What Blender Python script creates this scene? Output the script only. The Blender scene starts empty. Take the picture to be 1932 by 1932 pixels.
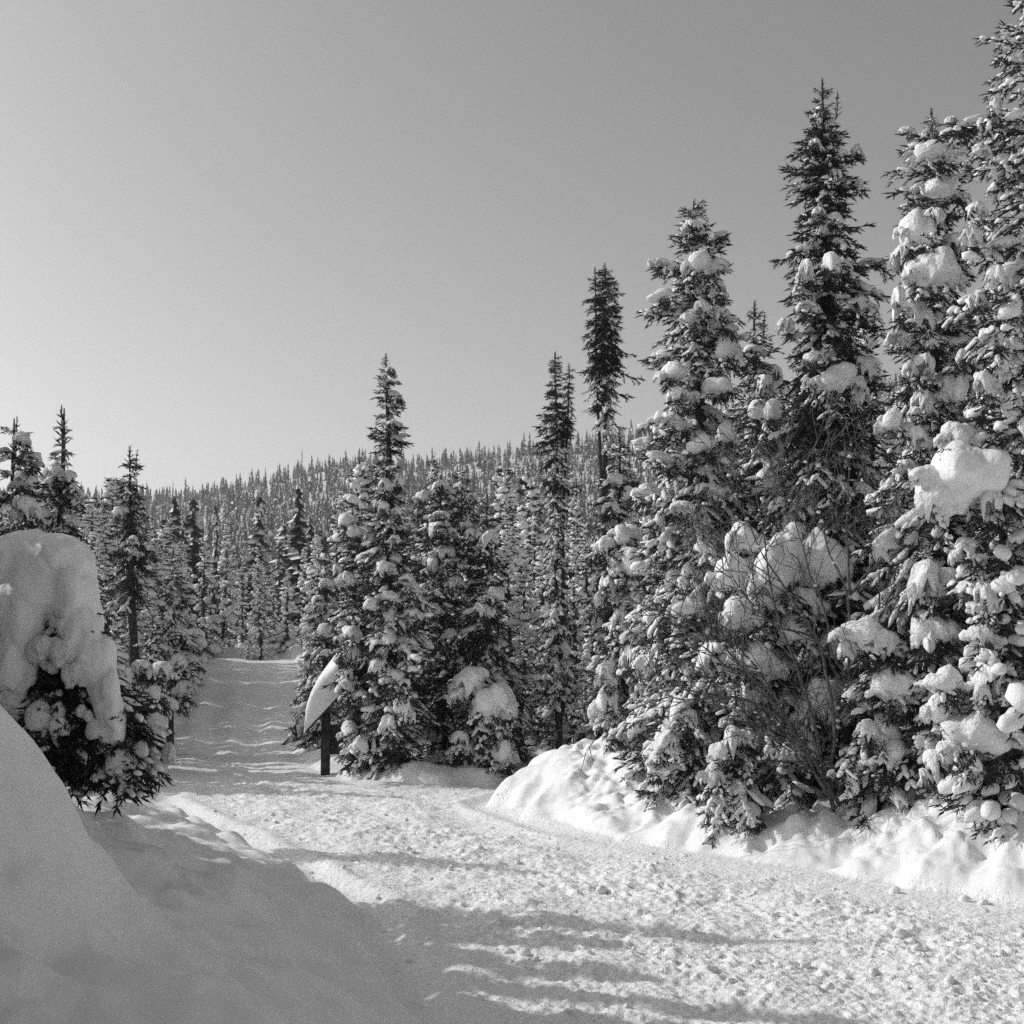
import bpy, bmesh, math, random
import numpy as np
from mathutils import Matrix, Vector

# ---------------------------------------------------------------- camera, sky, sun, exposure
scene = bpy.context.scene
COL = scene.collection
W0 = 1932.0                      # the photograph's own width in the units used to read positions off it
FPX = 2646.0
PITCH = math.radians(5.05)
EYE = 2.4
cam_d = bpy.data.cameras.new("camera")
cam = bpy.data.objects.new("camera", cam_d)
COL.objects.link(cam)
cam.location = (0, 0, EYE)
cam.rotation_euler = (math.pi / 2 + PITCH, 0, 0)
cam_d.angle = 2 * math.atan(W0 / 2 / FPX)
cam_d.clip_start = 0.1
cam_d.clip_end = 6000
scene.camera = cam

SUN_EL = math.radians(31.5)
SUN_AZ = math.radians(-69)       # measured from +Y (the view direction), negative is left
to_sun = Vector((math.sin(SUN_AZ) * math.cos(SUN_EL), math.cos(SUN_AZ) * math.cos(SUN_EL), math.sin(SUN_EL)))
world = bpy.data.worlds.new("World")
scene.world = world
world.use_nodes = True
wn = world.node_tree
wn.nodes.clear()
sky = wn.nodes.new("ShaderNodeTexSky")
sky.sky_type = 'NISHITA'
sky.sun_disc = False
sky.sun_elevation = SUN_EL
sky.sun_rotation = SUN_AZ        # 0 is +Y, positive turns towards +X
sky.altitude = 600
sky.air_density = 1.0
sky.dust_density = 2.5
sky.ozone_density = 1.0
bw = wn.nodes.new("ShaderNodeSeparateColor")   # black-and-white film behind a red filter: the red channel only
bg = wn.nodes.new("ShaderNodeBackground")
bg.inputs['Strength'].default_value = 0.18
wo = wn.nodes.new("ShaderNodeOutputWorld")
wn.links.new(sky.outputs[0], bw.inputs[0])
wn.links.new(bw.outputs["Red"], bg.inputs[0])
wn.links.new(bg.outputs[0], wo.inputs[0])

sun_d = bpy.data.lights.new("sun", 'SUN')
sun_d.energy = 2.55
sun_d.angle = math.radians(0.5)
sun_d.color = (1, 1, 1)
sun = bpy.data.objects.new("sun", sun_d)
COL.objects.link(sun)
sun.rotation_euler = to_sun.to_track_quat('Z', 'Y').to_euler()

scene.view_settings.view_transform = 'Standard'
scene.view_settings.look = 'None'
scene.view_settings.gamma = 1
scene.view_settings.exposure = 0.0
scene.view_settings.use_curve_mapping = False
scene.render.engine = 'CYCLES'
scene.cycles.use_denoising = False
scene.cycles.max_bounces = 6
scene.cycles.diffuse_bounces = 4
scene.cycles.glossy_bounces = 2
scene.cycles.sample_clamp_indirect = 4

HAZE = 0.00042
scene.cycles.volume_bounces = 0
rng = np.random.default_rng(11)
random.seed(11)

# ---------------------------------------------------------------- helpers
CP, SP = math.cos(PITCH), math.sin(PITCH)
def at(px, py, depth):
    """world point seen at photo position (px, py) at world distance Y = depth"""
    u = (px - W0 / 2) / FPX
    v = (W0 / 2 - py) / FPX
    dy = CP - v * SP
    k = depth / dy
    return Vector((u * k, depth, EYE + (SP + v * CP) * k))

def _hash(ix, iy, s):
    h = (ix.astype(np.int64) * 374761393 + iy.astype(np.int64) * 668265263 + s * 1274126177) & 0xffffffff
    h = ((h ^ (h >> 13)) * 1274126177) & 0xffffffff
    h = ((h ^ (h >> 16)) * 2246822519) & 0xffffffff
    return ((h ^ (h >> 15)) & 0xffffff) / float(0x1000000)

def perlin(x, y, s=0):
    x0 = np.floor(x); y0 = np.floor(y)
    fx = x - x0; fy = y - y0
    u = fx * fx * fx * (fx * (fx * 6 - 15) + 10)
    v = fy * fy * fy * (fy * (fy * 6 - 15) + 10)
    def g(ax, ay):
        a = _hash(x0 + ax, y0 + ay, s) * 2 * math.pi
        return np.cos(a) * (fx - ax) + np.sin(a) * (fy - ay)
    a = g(0, 0); b = g(1, 0); c = g(0, 1); d = g(1, 1)
    return ((a + (b - a) * u) * (1 - v) + (c + (d - c) * u) * v) * 1.5

def fbm(x, y, s=0, o=3, gain=0.5):
    t = 0; a = 1
    for i in range(o):
        t = t + a * perlin(x * 2 ** i + i * 17.3, y * 2 ** i - i * 9.1, s + i)
        a *= gain
    return t

def noise3(P, s=0):
    P = np.asarray(P)
    i = np.floor(P); f = P - i
    f = f * f * (3 - 2 * f)
    out = 0
    for dx in (0, 1):
        for dy in (0, 1):
            for dz in (0, 1):
                h = _hash(i[:, 0] + dx + (i[:, 2] + dz) * 57, i[:, 1] + dy, s)
                w = (f[:, 0] if dx else 1 - f[:, 0]) * (f[:, 1] if dy else 1 - f[:, 1]) * (f[:, 2] if dz else 1 - f[:, 2])
                out = out + h * w
    return out * 2 - 1

def mesh_np(name, V, F, mats, mi=None, smooth=True, normals=None):
    """V (n,3), F (m,3) or (m,4) -> mesh datablock"""
    V = np.ascontiguousarray(V, dtype=np.float32); F = np.ascontiguousarray(F, dtype=np.int32)
    me = bpy.data.meshes.new(name)
    n, k = F.shape
    me.vertices.add(len(V)); me.vertices.foreach_set('co', V.ravel())
    me.loops.add(n * k); me.loops.foreach_set('vertex_index', F.ravel())
    me.polygons.add(n)
    me.polygons.foreach_set('loop_start', np.arange(0, n * k, k, dtype=np.int32))
    for m in mats: me.materials.append(m)
    if mi is not None: me.polygons.foreach_set('material_index', np.ascontiguousarray(mi, dtype=np.int32))
    sm = np.broadcast_to(np.asarray(smooth, dtype=bool), (n,))
    me.polygons.foreach_set('use_smooth', np.ascontiguousarray(sm))
    me.update(calc_edges=True)
    if normals is not None:
        me.normals_split_custom_set_from_vertices(normals.astype(np.float32))
    return me

class MB:
    """collects triangles of one mesh"""
    def __init__(s): s.V = []; s.F = []; s.M = []; s.S = []; s.n = 0
    def add(s, V, F, m=0, smooth=True):
        s.V.append(V); s.F.append(F + s.n); s.M.append(np.full(len(F), m)); s.S.append(np.full(len(F), smooth)); s.n += len(V)
    def mesh(s, name, mats):
        return mesh_np(name, np.concatenate(s.V), np.concatenate(s.F), mats, np.concatenate(s.M), np.concatenate(s.S))

def link(name, me, parent=None, matrix=None):
    o = bpy.data.objects.new(name, me)
    COL.objects.link(o)
    if parent is not None: o.parent = parent
    if matrix is not None: o.matrix_basis = matrix
    return o

def tag(o, label, cat, group=None):
    o['label'] = label; o['category'] = cat
    if group: o['group'] = group
    return o

def thing(name, label, cat, loc, group=None):
    o = bpy.data.objects.new(name, None)
    o.empty_display_size = 0.3
    COL.objects.link(o); o.location = loc
    return tag(o, label, cat, group)

def ico(sub):
    bm = bmesh.new(); bmesh.ops.create_icosphere(bm, subdivisions=sub, radius=1)
    V = np.array([v.co[:] for v in bm.verts]); F = np.array([[v.index for v in f.verts] for f in bm.faces])
    bm.free(); return V, F
ICO = {k: ico(k) for k in (1, 2, 3, 4)}

def frame(d, up=(0, 0, 1)):
    d = np.asarray(d, float); d = d / np.linalg.norm(d)
    y = np.cross(up, d); n = np.linalg.norm(y)
    y = np.array([0, 1.0, 0]) if n < 1e-6 else y / n
    return np.stack([d, y, np.cross(d, y)], 1)       # columns: along, side, up

def tube(P, R, k=6, m=0, mb=None):
    P = np.asarray(P, float); R = np.asarray(R, float); n = len(P)
    V = np.zeros((n, k, 3)); a = np.arange(k) / k * 2 * math.pi
    T = np.gradient(P, axis=0)
    for i in range(n):
        A = frame(T[i], (0.02, 1, 0.03) if abs(T[i][2]) > 0.9 * np.linalg.norm(T[i]) else (0, 0, 1))
        V[i] = P[i] + R[i] * (np.cos(a)[:, None] * A[:, 1] + np.sin(a)[:, None] * A[:, 2])
    F = []
    for i in range(n - 1):
        for j in range(k):
            q = (i * k + j, i * k + (j + 1) % k, (i + 1) * k + (j + 1) % k, (i + 1) * k + j)
            F += [(q[0], q[1], q[2]), (q[0], q[2], q[3])]
    for j in range(1, k - 1):
        F.append((0, j + 1, j)); F.append(((n - 1) * k, (n - 1) * k + j, (n - 1) * k + j + 1))
    mb.add(V.reshape(-1, 3), np.array(F), m)

# ---------------------------------------------------------------- materials (black-and-white film: greys only)
def mat(name, g, rough=0.7, spec=0.2):
    m = bpy.data.materials.new(name); m.use_nodes = True
    b = m.node_tree.nodes['Principled BSDF']
    b.inputs['Base Color'].default_value = (g, g, g, 1)
    b.inputs['Roughness'].default_value = rough
    b.inputs['Specular IOR Level'].default_value = spec
    return m, m.node_tree, b

def add_bump(nt, b, layers, strength=1.0):
    """layers: (scale, detail, height in metres); positions in object space"""
    tc = nt.nodes.new("ShaderNodeTexCoord"); prev = None
    for sc, det, hgt in layers:
        n = nt.nodes.new("ShaderNodeTexNoise"); n.inputs['Scale'].default_value = sc; n.inputs['Detail'].default_value = det
        nt.links.new(tc.outputs['Object'], n.inputs['Vector'])
        mul = nt.nodes.new("ShaderNodeMath"); mul.operation = 'MULTIPLY'; mul.inputs[1].default_value = hgt
        nt.links.new(n.outputs['Fac'], mul.inputs[0])
        if prev is None: prev = mul
        else:
            ad = nt.nodes.new("ShaderNodeMath"); ad.operation = 'ADD'
            nt.links.new(prev.outputs[0], ad.inputs[0]); nt.links.new(mul.outputs[0], ad.inputs[1]); prev = ad
    bu = nt.nodes.new("ShaderNodeBump"); bu.inputs['Strength'].default_value = strength; bu.inputs['Distance'].default_value = 1.0
    nt.links.new(prev.outputs[0], bu.inputs['Height']); nt.links.new(bu.outputs[0], b.inputs['Normal'])

def vary(nt, b, g0, g1, scale):
    tc = nt.nodes.new("ShaderNodeTexCoord"); n = nt.nodes.new("ShaderNodeTexNoise")
    n.inputs['Scale'].default_value = scale; n.inputs['Detail'].default_value = 3
    nt.links.new(tc.outputs['Object'], n.inputs['Vector'])
    r = nt.nodes.new("ShaderNodeValToRGB")
    r.color_ramp.elements[0].position = 0.35; r.color_ramp.elements[0].color = (g0, g0, g0, 1)
    r.color_ramp.elements[1].position = 0.65; r.color_ramp.elements[1].color = (g1, g1, g1, 1)
    nt.links.new(n.outputs['Fac'], r.inputs[0]); nt.links.new(r.outputs[0], b.inputs['Base Color'])

M_SNOW, nt, b = mat("fresh_snow", 0.86, 0.65, 0.15)
add_bump(nt, b, [(24, 3, 0.010)])
M_BANK, nt, b = mat("bank_snow", 0.87, 0.6, 0.2)
add_bump(nt, b, [(9, 4, 0.012), (70, 3, 0.004)])
M_ROAD, nt, b = mat("trodden_snow", 0.9, 0.6, 0.2)
add_bump(nt, b, [(22, 4, 0.022), (60, 3, 0.006)])
M_CLUMP, nt, b = mat("clinging_snow", 0.86, 0.65, 0.15)
add_bump(nt, b, [(5, 3, 0.04), (26, 3, 0.005)], .8)
M_NEEDLE, nt, b = mat("spruce_needles", 0.035, 0.55, 0.3)
vary(nt, b, 0.02, 0.042, 6)
M_BARK, nt, b = mat("spruce_bark", 0.07, 0.85, 0.1)
vary(nt, b, 0.04, 0.1, 14); 
M_STEM, nt, b = mat("shrub_bark", 0.06, 0.7, 0.2)
vary(nt, b, 0.06, 0.15, 25)
M_WOOD, nt, b = mat("stained_wood", 0.05, 0.7, 0.2)
vary(nt, b, 0.035, 0.07, 9)

# ---------------------------------------------------------------- terrain
ROAD = np.array([(5, -12), (3, 0), (1.5, 3.5), (.3, 6.5), (-.7, 9.1), (-1.0, 10.6), (-1.6, 13), (-2.2, 14.4), (-3.5, 17.2), (-5.2, 20.5),
        (-6.7, 27.6), (-8.3, 35), (-11.3, 50), (-14.2, 64), (-16.6, 73), (-18.3, 76), (-17, 77.2), (-14.8, 77.4), (-12.6, 76.6), (-11.4, 74), (-9.2, 60), (-7.6, 50), (-5.5, 35), (-4.9, 30.5),
        (-3.8, 26.6), (-3.0, 24.4), (-1.8, 22.9), (-.4, 23.1), (0.3, 24), (3, 25), (14, 28), (14, 25.5), (5, 23.4), (1.5, 22.6), (.2, 21.8),
        (-.15, 20.6), (.2, 19.2), (.9, 17.6), (2, 15.9), (3, 14.8), (3.8, 13.8), (4.5, 13), (8, 8.5), (13, 0), (16, -12)], float)

def road_sd(x, y):
    """distance to the road's outline, negative inside"""
    n = len(ROAD); best = np.full(x.shape, 1e9); inside = np.zeros(x.shape, bool)
    for i in range(n):
        a = ROAD[i]; c = ROAD[(i + 1) % n]; e = c - a
        t = np.clip(((x - a[0]) * e[0] + (y - a[1]) * e[1]) / (e @ e), 0, 1)
        best = np.minimum(best, (x - a[0] - t * e[0]) ** 2 + (y - a[1] - t * e[1]) ** 2)
        if a[1] != c[1]:
            cr = ((a[1] > y) != (c[1] > y)) & (x < (c[0] - a[0]) * (y - a[1]) / (c[1] - a[1]) + a[0])
            inside ^= cr
    d = np.sqrt(best)
    return np.where(inside, -d, d)

BANK_CTRL = np.array([  # x, y, bank height, rise width, further slope
    (-1, 6, .70, 1.8, .15), (-2, 10, .66, 1.7, .15), (-4, 16, .45, 1.5, .10), (-7, 22, .35, 1., .1), (-10, 35, .3, 1., .05), (-18, 75, .25, 1., .02), (-17, 82, .9, 1.2, .1), (-13, 82, .7, 1.5, .1),
    (1.2, 20.6, .55, .45, .05), (.25, 20.9, .54, .3, .02), (.0, 20.4, .48, .32, .02), (1.8, 18, .42, .8, .06), (3.2, 15.8, .34, .8, .09), (4.6, 14.4, .6, .9, .14), (6, 13, .8, .9, .15), (10, 9, .8, .9, .1),
    (-3.3, 25.5, .22, .5, .03), (-1, 24, .22, .4, .02), (2, 26.5, .22, .6, .02), (-6, 40, .25, 1, .03), (8, 22, .4, .8, .03)], float)
BUMPS = [  # x, y, radius x, radius y, height
    (-3.0, 7.0, .88, 1.0, 1.06), (-2.3, 7.4, .4, .5, .14), (-3.3, 10.0, 1.1, 1.2, .34), (-2.4, 8.6, .8, .8, .12), (-1.95, 6.1, .8, .5, .12), (-1.1, 7.6, .5, .9, .10), (-1.9, 8.8, .5, .5, .16), (-2.9, 16.5, .8, .5, .12),
    (.75, 21.2, .85, .6, .2), (.35, 21.0, .4, .4, .12), (1.5, 20.3, .6, .5, .14), (1.95, 19.4, .5, .4, .12), (1.62, 20.7, .22, .3, .34), (2.6, 18.6, .5, .4, .16),
    (3.3, 15.6, .35, .3, .14), (5.1, 13.8, .4, .5, .3), (5.4, 14.8, .7, .5, .35), (4.4, 15.2, .5, .35, .18), (2.2, 16.6, .4, .3, .14),
    (3.42, 14.75, .2, .16, -.16), (4.6, 13.75, .11, .1, -.1), (4.9, 13.5, .1, .1, -.09), (2.2, 15.85, .1, .1, -.08), (2.75, 15.5, .12, .1, -.1), (1.2, 18.0, .12, .1, -.1),
    (-.9, 23.4, .9, .3, .12), (.1, 23.9, .6, .3, .08), (-1.9, 23.6, .5, .3, .12), (-2.7, 24.6, .4, .4, .12), (-3.9, 27.2, .5, .5, .14),
    (-19.2, 75.5, 1.5, 1.2, 1.4), (-17.2, 78.2, 1.3, 1.2, 1.7), (-15.2, 78.6, 1.1, 1.0, 1.1), (-13.4, 78.0, 1.2, 1.2, 1.6), (-11.6, 76.0, 1.1, 1.2, 1.2)]
RIDGE = np.array([(-600, 985), (33, 962), (160, 962), (330, 958), (450, 933), (600, 897), (680, 886), (750, 888), (820, 884), (900, 872), (1100, 852), (1230, 826), (1400, 790), (1900, 720), (2600, 700)], float)

def far_elev(x, y):
    r = np.hypot(x, y)
    px = W0 / 2 + FPX * np.clip(x / np.maximum(y, 1e-3), -0.9, 0.9)
    er = (1200 - np.interp(px, RIDGE[:, 0], RIDGE[:, 1])) / FPX
    t = np.clip((r - 78) / (640 - 78), 0, None)
    return r, er, t

def height(x, y, detail=True):
    x = np.asarray(x, float); y = np.asarray(y, float)
    sd = road_sd(x, y)
    # gentle rise of the road, then the hill
    s = np.clip((y - 28) / 60, 0, 1); z = 1.32 * s * s * (3 - 2 * s) * (1 - .0 * s)
    z = z + .22 * perlin(x / 3.2, y / 7.0, 97) * np.clip((y - 42) / 22, 0, 1) * np.clip((95 - y) / 15, 0, 1)
    r, er, t = far_elev(x, y)
    front = y > 0
    e = -0.0165 + (er + 0.0165) * np.clip(t, 0, 1)
    zh = EYE + r * e
    over = np.clip((r - 640) / 900, 0, 1)
    zh = zh * (1 - over * over * (3 - 2 * over) * 0.9)
    k = np.clip((r - 74) / 12, 0, 1) * front
    zh = zh + 1.5 * fbm(x / 45, y / 45, 5, 2) * np.clip((r - 100) / 100, 0, 1)
    z = z * (1 - k) + zh * k
    # banks
    w = 1 / ((x[..., None] - BANK_CTRL[:, 0]) ** 2 + (y[..., None] - BANK_CTRL[:, 1]) ** 2 + .15) ** 1.5
    w /= w.sum(-1, keepdims=True)
    A = w @ BANK_CTRL[:, 2]; wd = w @ BANK_CTRL[:, 3]; sl = w @ BANK_CTRL[:, 4]
    n1 = fbm(x * .9, y * .9, 21, 3)
    dd = np.clip(sd + .22 * fbm(x * 1.3, y * 1.3, 31, 2), 0, None)
    bank = A * (1 - np.exp(-dd / wd)) + sl * np.minimum(dd, 4)
    near = np.clip((90 - r) / 30, 0, 1)
    m = 1 - np.exp(-dd / .5)
    bank = bank + m * (.10 * A + .02) * n1 * 1.6
    if detail:
        # drifts: soft folds with a sharper lee edge
        wx = x + .5 * fbm(x * .6, y * .6, 41, 2); wy = y + .5 * fbm(x * .6 + 7, y * .6, 43, 2)
        rid = 1 - np.abs(perlin(wx * .75 + wy * .55, wy * .35 - wx * .2, 47)) * 1.6
        bank = bank + m * (.07 * np.clip(rid, -1, 1) + .05 * (1 - 2 * np.abs(perlin(wx * 1.6 - wy * .9, wy * .8 + wx * .5, 49)))) * np.minimum(A * 1.3, 1)
        left = np.clip((-x * 1.0 - (y - 14) * .0 + 1.0), 0, 1)
        # right-hand bank is crumbled by the plough
        bank = bank + m * (1 - .75 * left) * (.19 * (np.abs(fbm(x * 1.7, y * 1.7, 51, 3)) - .25) + .075 * fbm(x * 4.2, y * 4.2, 52, 2) + .03 * np.abs(fbm(x * 7, y * 7, 53, 2)) * (.3 + np.abs(perlin(x * 1.1, y * 1.1, 57)) * 2))
    for bx, by, rx, ry, bh in BUMPS:
        q = ((x - bx) / rx) ** 2 + ((y - by) / ry) ** 2
        bank = bank + bh * np.exp(-np.minimum(q, 40) ** (1.3 if bh > 0 else 1.0)) * np.clip(dd / .25, 0, 1)
    z = z + bank * near
    if detail:
        ins = np.clip((-sd + .25) / .5, 0, 1) * np.clip((70 - y) / 30, 0, 1)
        far = np.clip((34 - y) / 8, 0.12, 1)
        edge = np.clip(-sd / 1.2, .35, 1)
        c = .045 * fbm(x * .8, y * .8, 61, 2)
        cl = fbm(x * 2.6, y * 2.6, 63, 2)
        c = c + .022 * cl + far * (.05 * np.clip(perlin(x * 4.4 + .3 * cl, y * 5.0, 71) - .3, 0, 1) + .034 * np.clip(perlin(x * 10 + cl, y * 11, 73) + .1, 0, 1) * np.clip(.75 + fbm(x * .7, y * .7, 75, 2), .2, 1.6) + .02 * perlin(x * 18, y * 20, 79))
        # wheel tracks running with the road
        tr = np.sin((-sd + .25 * perlin(x * .3, y * .3, 83)) * 5.2) * (.025 + .05 * np.clip((y - 26) / 14, 0, 1)) * np.clip((y - 20) / 8, 0.5, 1)
        lip = np.clip((26 - y) / 6, 0, 1) * np.clip((1.5 - x) / 2, 0, 1)
        sw = sd + .12 * perlin(x * .7, y * .7, 99)
        z = z + lip * (.07 * np.exp(-((sw - .12) / .14) ** 2) - .05 * np.exp(-((sw + .25) / .16) ** 2) + .03 * np.exp(-((sw + .55) / .12) ** 2))
        z = z + ins * (c * edge + tr - .03)
    return z

def H(x, y):
    return float(height(np.array([x]), np.array([y]), False)[0])

def build_ground():
    fine = np.radians(np.arange(-25, 25.01, .11))
    coarse = np.radians(np.concatenate([np.arange(-180, -25, 4.0), np.arange(26, 180, 4.0)]))
    th = np.sort(np.concatenate([fine, coarse]))
    def geo(a, c, q):
        n = max(2, int(math.log(c / a) / math.log(q))); return a * (c / a) ** (np.arange(n) / n)
    rr = np.concatenate([geo(.4, 3.5, 1.2), geo(3.5, 7, 1.006), geo(7, 28, 1.0042), geo(28, 85, 1.011), geo(85, 3500, 1.06), [3500]])
    R, T = np.meshgrid(rr, th, indexing='ij')
    X = R * np.sin(T); Y = R * np.cos(T)
    Z = np.zeros_like(X)
    for i in range(0, len(rr), 60):
        Z[i:i + 60] = height(X[i:i + 60], Y[i:i + 60])
    # vertex normals on the whole sheet, so that the split pieces shade without a seam
    P = np.stack([X, Y, Z], -1)
    du = np.gradient(P, axis=0); dv = np.roll(P, -1, 1) - np.roll(P, 1, 1)
    N = np.cross(dv, du); N /= np.linalg.norm(N, axis=-1, keepdims=True)
    N[N[..., 2] < 0] *= -1
    nr, nth = X.shape
    idx = np.arange(nr * nth).reshape(nr, nth); nx = np.roll(idx, -1, 1)
    Q = np.stack([idx[:-1], idx[1:], nx[1:], nx[:-1]], -1).reshape(-1, 4)[:, ::-1]
    V = P.reshape(-1, 3); NN = N.reshape(-1, 3)
    C = V[Q].mean(1)
    sd = road_sd(C[:, 0], C[:, 1]); r = np.hypot(C[:, 0], C[:, 1])
    lab = np.full(len(Q), 3)                                # forest floor
    lab[(sd < 2.6) & (C[:, 0] < -C[:, 1] * .02 + .0) & (r < 40)] = 1      # banks
    rightside = ((C[:, 0] > 1.2 - (C[:, 1] - 12) * .16) & (C[:, 1] < 22.6))
    lab[(sd < 2.6) & rightside & (r < 40)] = 2
    lab[(sd < 2.6) & (C[:, 1] < 8) & ~rightside] = 1
    lab[(sd < .05) & (r < 84)] = 0
    lab[r > 85] = 4
    for k, (nm, m) in enumerate([("road", M_ROAD), ("snow_bank", M_BANK), ("snow_bank", M_BANK), ("forest_floor", M_BANK), ("hill", M_BANK)]):
        f = Q[lab == k]
        if not len(f): continue
        u, inv = np.unique(f, return_inverse=True)
        me = mesh_np(nm, V[u], inv.reshape(-1, 4), [m], normals=NN[u])
        o = link(nm, me); o['kind'] = 'structure'
    # centre disc under the photographer
    c0 = np.arange(nth); Vc = np.concatenate([V[:nth], [[0, 0, Z[0].mean()]]])
    o = link("forest_floor", mesh_np("forest_floor", Vc, np.stack([c0, (c0 + 1) % nth, np.full(nth, nth)], 1), [M_BANK])); o['kind'] = 'structure'
build_ground()

# ---------------------------------------------------------------- snow lumps
def lump_shape(seed, sub, nl, flat=.55, rag=.14, spread=.55, drip=1.0):
    g = np.random.default_rng(seed)
    D, F = ICO[sub]
    c = g.normal(0, 1, (nl, 3)) * np.array([spread, spread, spread * .6]); c[0] *= .2
    rad = g.uniform(.55, .95, nl)
    L = np.linalg.norm(c, axis=1); rad = np.maximum(rad, L * 1.02)
    bd = D @ c.T
    t = bd + np.sqrt(np.maximum(bd ** 2 - (L ** 2 - rad ** 2), 0))
    R = np.log(np.exp(np.clip(t * 9, -50, 50)).sum(1)) / 9
    R *= 1 + .15 * noise3(D * 1.9 + seed, seed) + .085 * noise3(D * 4.2, seed + 3) + (.04 * noise3(D * 9, seed + 4) if sub > 2 else 0)
    V = D * R[:, None]
    low = np.clip(-D[:, 2] + .1, 0, 1)
    V *= (1 + rag * low * (noise3(D * 6.5, seed + 5) + .8 * noise3(D * 13, seed + 9)))[:, None]
    V[:, 2] = np.where(V[:, 2] < 0, V[:, 2] * flat, V[:, 2])
    if sub > 2:
        hd = D.copy(); hd[:, 2] *= .2
        V[:, 2] -= .55 * drip * np.clip(-D[:, 2] + .25, 0, 1) ** .7 * np.clip(noise3(hd * 3.3 + 4, seed + 13) + .1, 0, 1)
    lo = V.min(0); hi = V.max(0)
    return (V - (lo + hi) / 2) / ((hi - lo) / 2), F

LUMPS = []          # rounded, many-lobed pillows
for i in range(16):
    V, F = lump_shape(100 + i, 3, 2 + i % 4, flat=.7)
    LUMPS.append(mesh_np("snow_clump", V, F, [M_CLUMP]))
MITTS = []          # tongues of snow lying along a bough
for i in range(16):
    V, F = lump_shape(300 + i, 3, 3 + i % 4, flat=.6, rag=.22, spread=.6)
    V = V.copy()
    V[:, 2] += -.35 * np.clip(V[:, 0], 0, 1) ** 2 + .1 * V[:, 0]
    V[:, 1] *= 1 - .28 * V[:, 0] * (V[:, 0] > 0)
    MITTS.append(mesh_np("snow_clump", V, F, [M_CLUMP]))
def drape_shape(seed, nseg=30, nr=9):
    g = np.random.default_rng(seed)
    th = np.arange(nseg) / nseg * 2 * math.pi
    def ring_noise(f, sd):
        return noise3(np.stack([np.cos(th) * f, np.sin(th) * f, np.full(nseg, sd * 1.7)], 1), sd)
    rho = 1 + .38 * ring_noise(1.1, seed) + .26 * ring_noise(2.6, seed + 1) + .14 * ring_noise(5, seed + 2)
    hang = .15 + 1.1 * np.clip(ring_noise(1.4, seed + 3) + .1, 0, 1) + 1.2 * np.clip(ring_noise(3.2, seed + 4), 0, 1) + .45 * ring_noise(7, seed + 5)
    el = g.uniform(1.15, 1.7)
    V = [np.array([[0, 0, .62]])]
    for i in range(1, nr + 1):
        t = i / nr
        p = math.sin(t * math.pi / 2) ** .85; q = math.cos(t * math.pi / 2) ** .8
        V.append(np.stack([rho * p * np.cos(th) * el, rho * p * np.sin(th), .62 * q - hang * t ** 3.2], 1))
    for f, up in ((.86, .02), (.55, .22), (.2, .3)):
        V.append(np.stack([rho * f * np.cos(th) * el, rho * f * np.sin(th), -hang * (.97 if f > .8 else .4 if f > .5 else 0) + up], 1))
    V.append(np.array([[0, 0, .25]]))
    V = np.concatenate(V)
    n1 = noise3(V * 1.6 + seed, seed + 7); n2 = noise3(V * 4 + seed, seed + 8)
    V = V * (1 + .22 * n1 + .13 * n2)[:, None]
    V[:, 2] -= .16 * V[:, 0] ** 2 * (V[:, 0] > 0)
    F = []
    for j in range(nseg): F.append((0, 1 + j, 1 + (j + 1) % nseg))
    tot = nr + 3
    for i in range(tot - 1):
        for j in range(nseg):
            a = 1 + i * nseg + j; b2 = 1 + i * nseg + (j + 1) % nseg
            F += [(a, a + nseg, b2 + nseg), (a, b2 + nseg, b2)]
    last = len(V) - 1; o = 1 + (tot - 1) * nseg
    for j in range(nseg): F.append((o + j, last, o + (j + 1) % nseg))
    lo = V.min(0); hi = V.max(0)
    return (V - (lo + hi) / 2) / ((hi - lo) / 2), np.array(F)
HOODS = []          # ragged hoods of snow hanging over bough ends
for i in range(26):
    V, F = drape_shape(900 + 17 * i)
    HOODS.append(mesh_np("snow_clump", V, F, [M_CLUMP]))
CAKES = []          # high detail for the largest pillows
for i in range(6):
    V, F = lump_shape(500 + i, 4, 3 + i % 3, flat=.75, rag=.12, spread=.5)
    CAKES.append(mesh_np("snow_clump", V, F, [M_CLUMP]))
BOULDERS = []
for i in range(3):
    V, F = lump_shape(620 + i, 4, 4, flat=.95, rag=.06, spread=.5, drip=.25)
    BOULDERS.append(mesh_np("snow_clump", V, F, [M_CLUMP]))
SMALL = [lump_shape(700 + i, 2, 2 + i % 3, flat=.7, rag=.2) for i in range(10)]
TINY = [lump_shape(800 + i, 1, 2, flat=.7, rag=.1) for i in range(8)]

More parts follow.
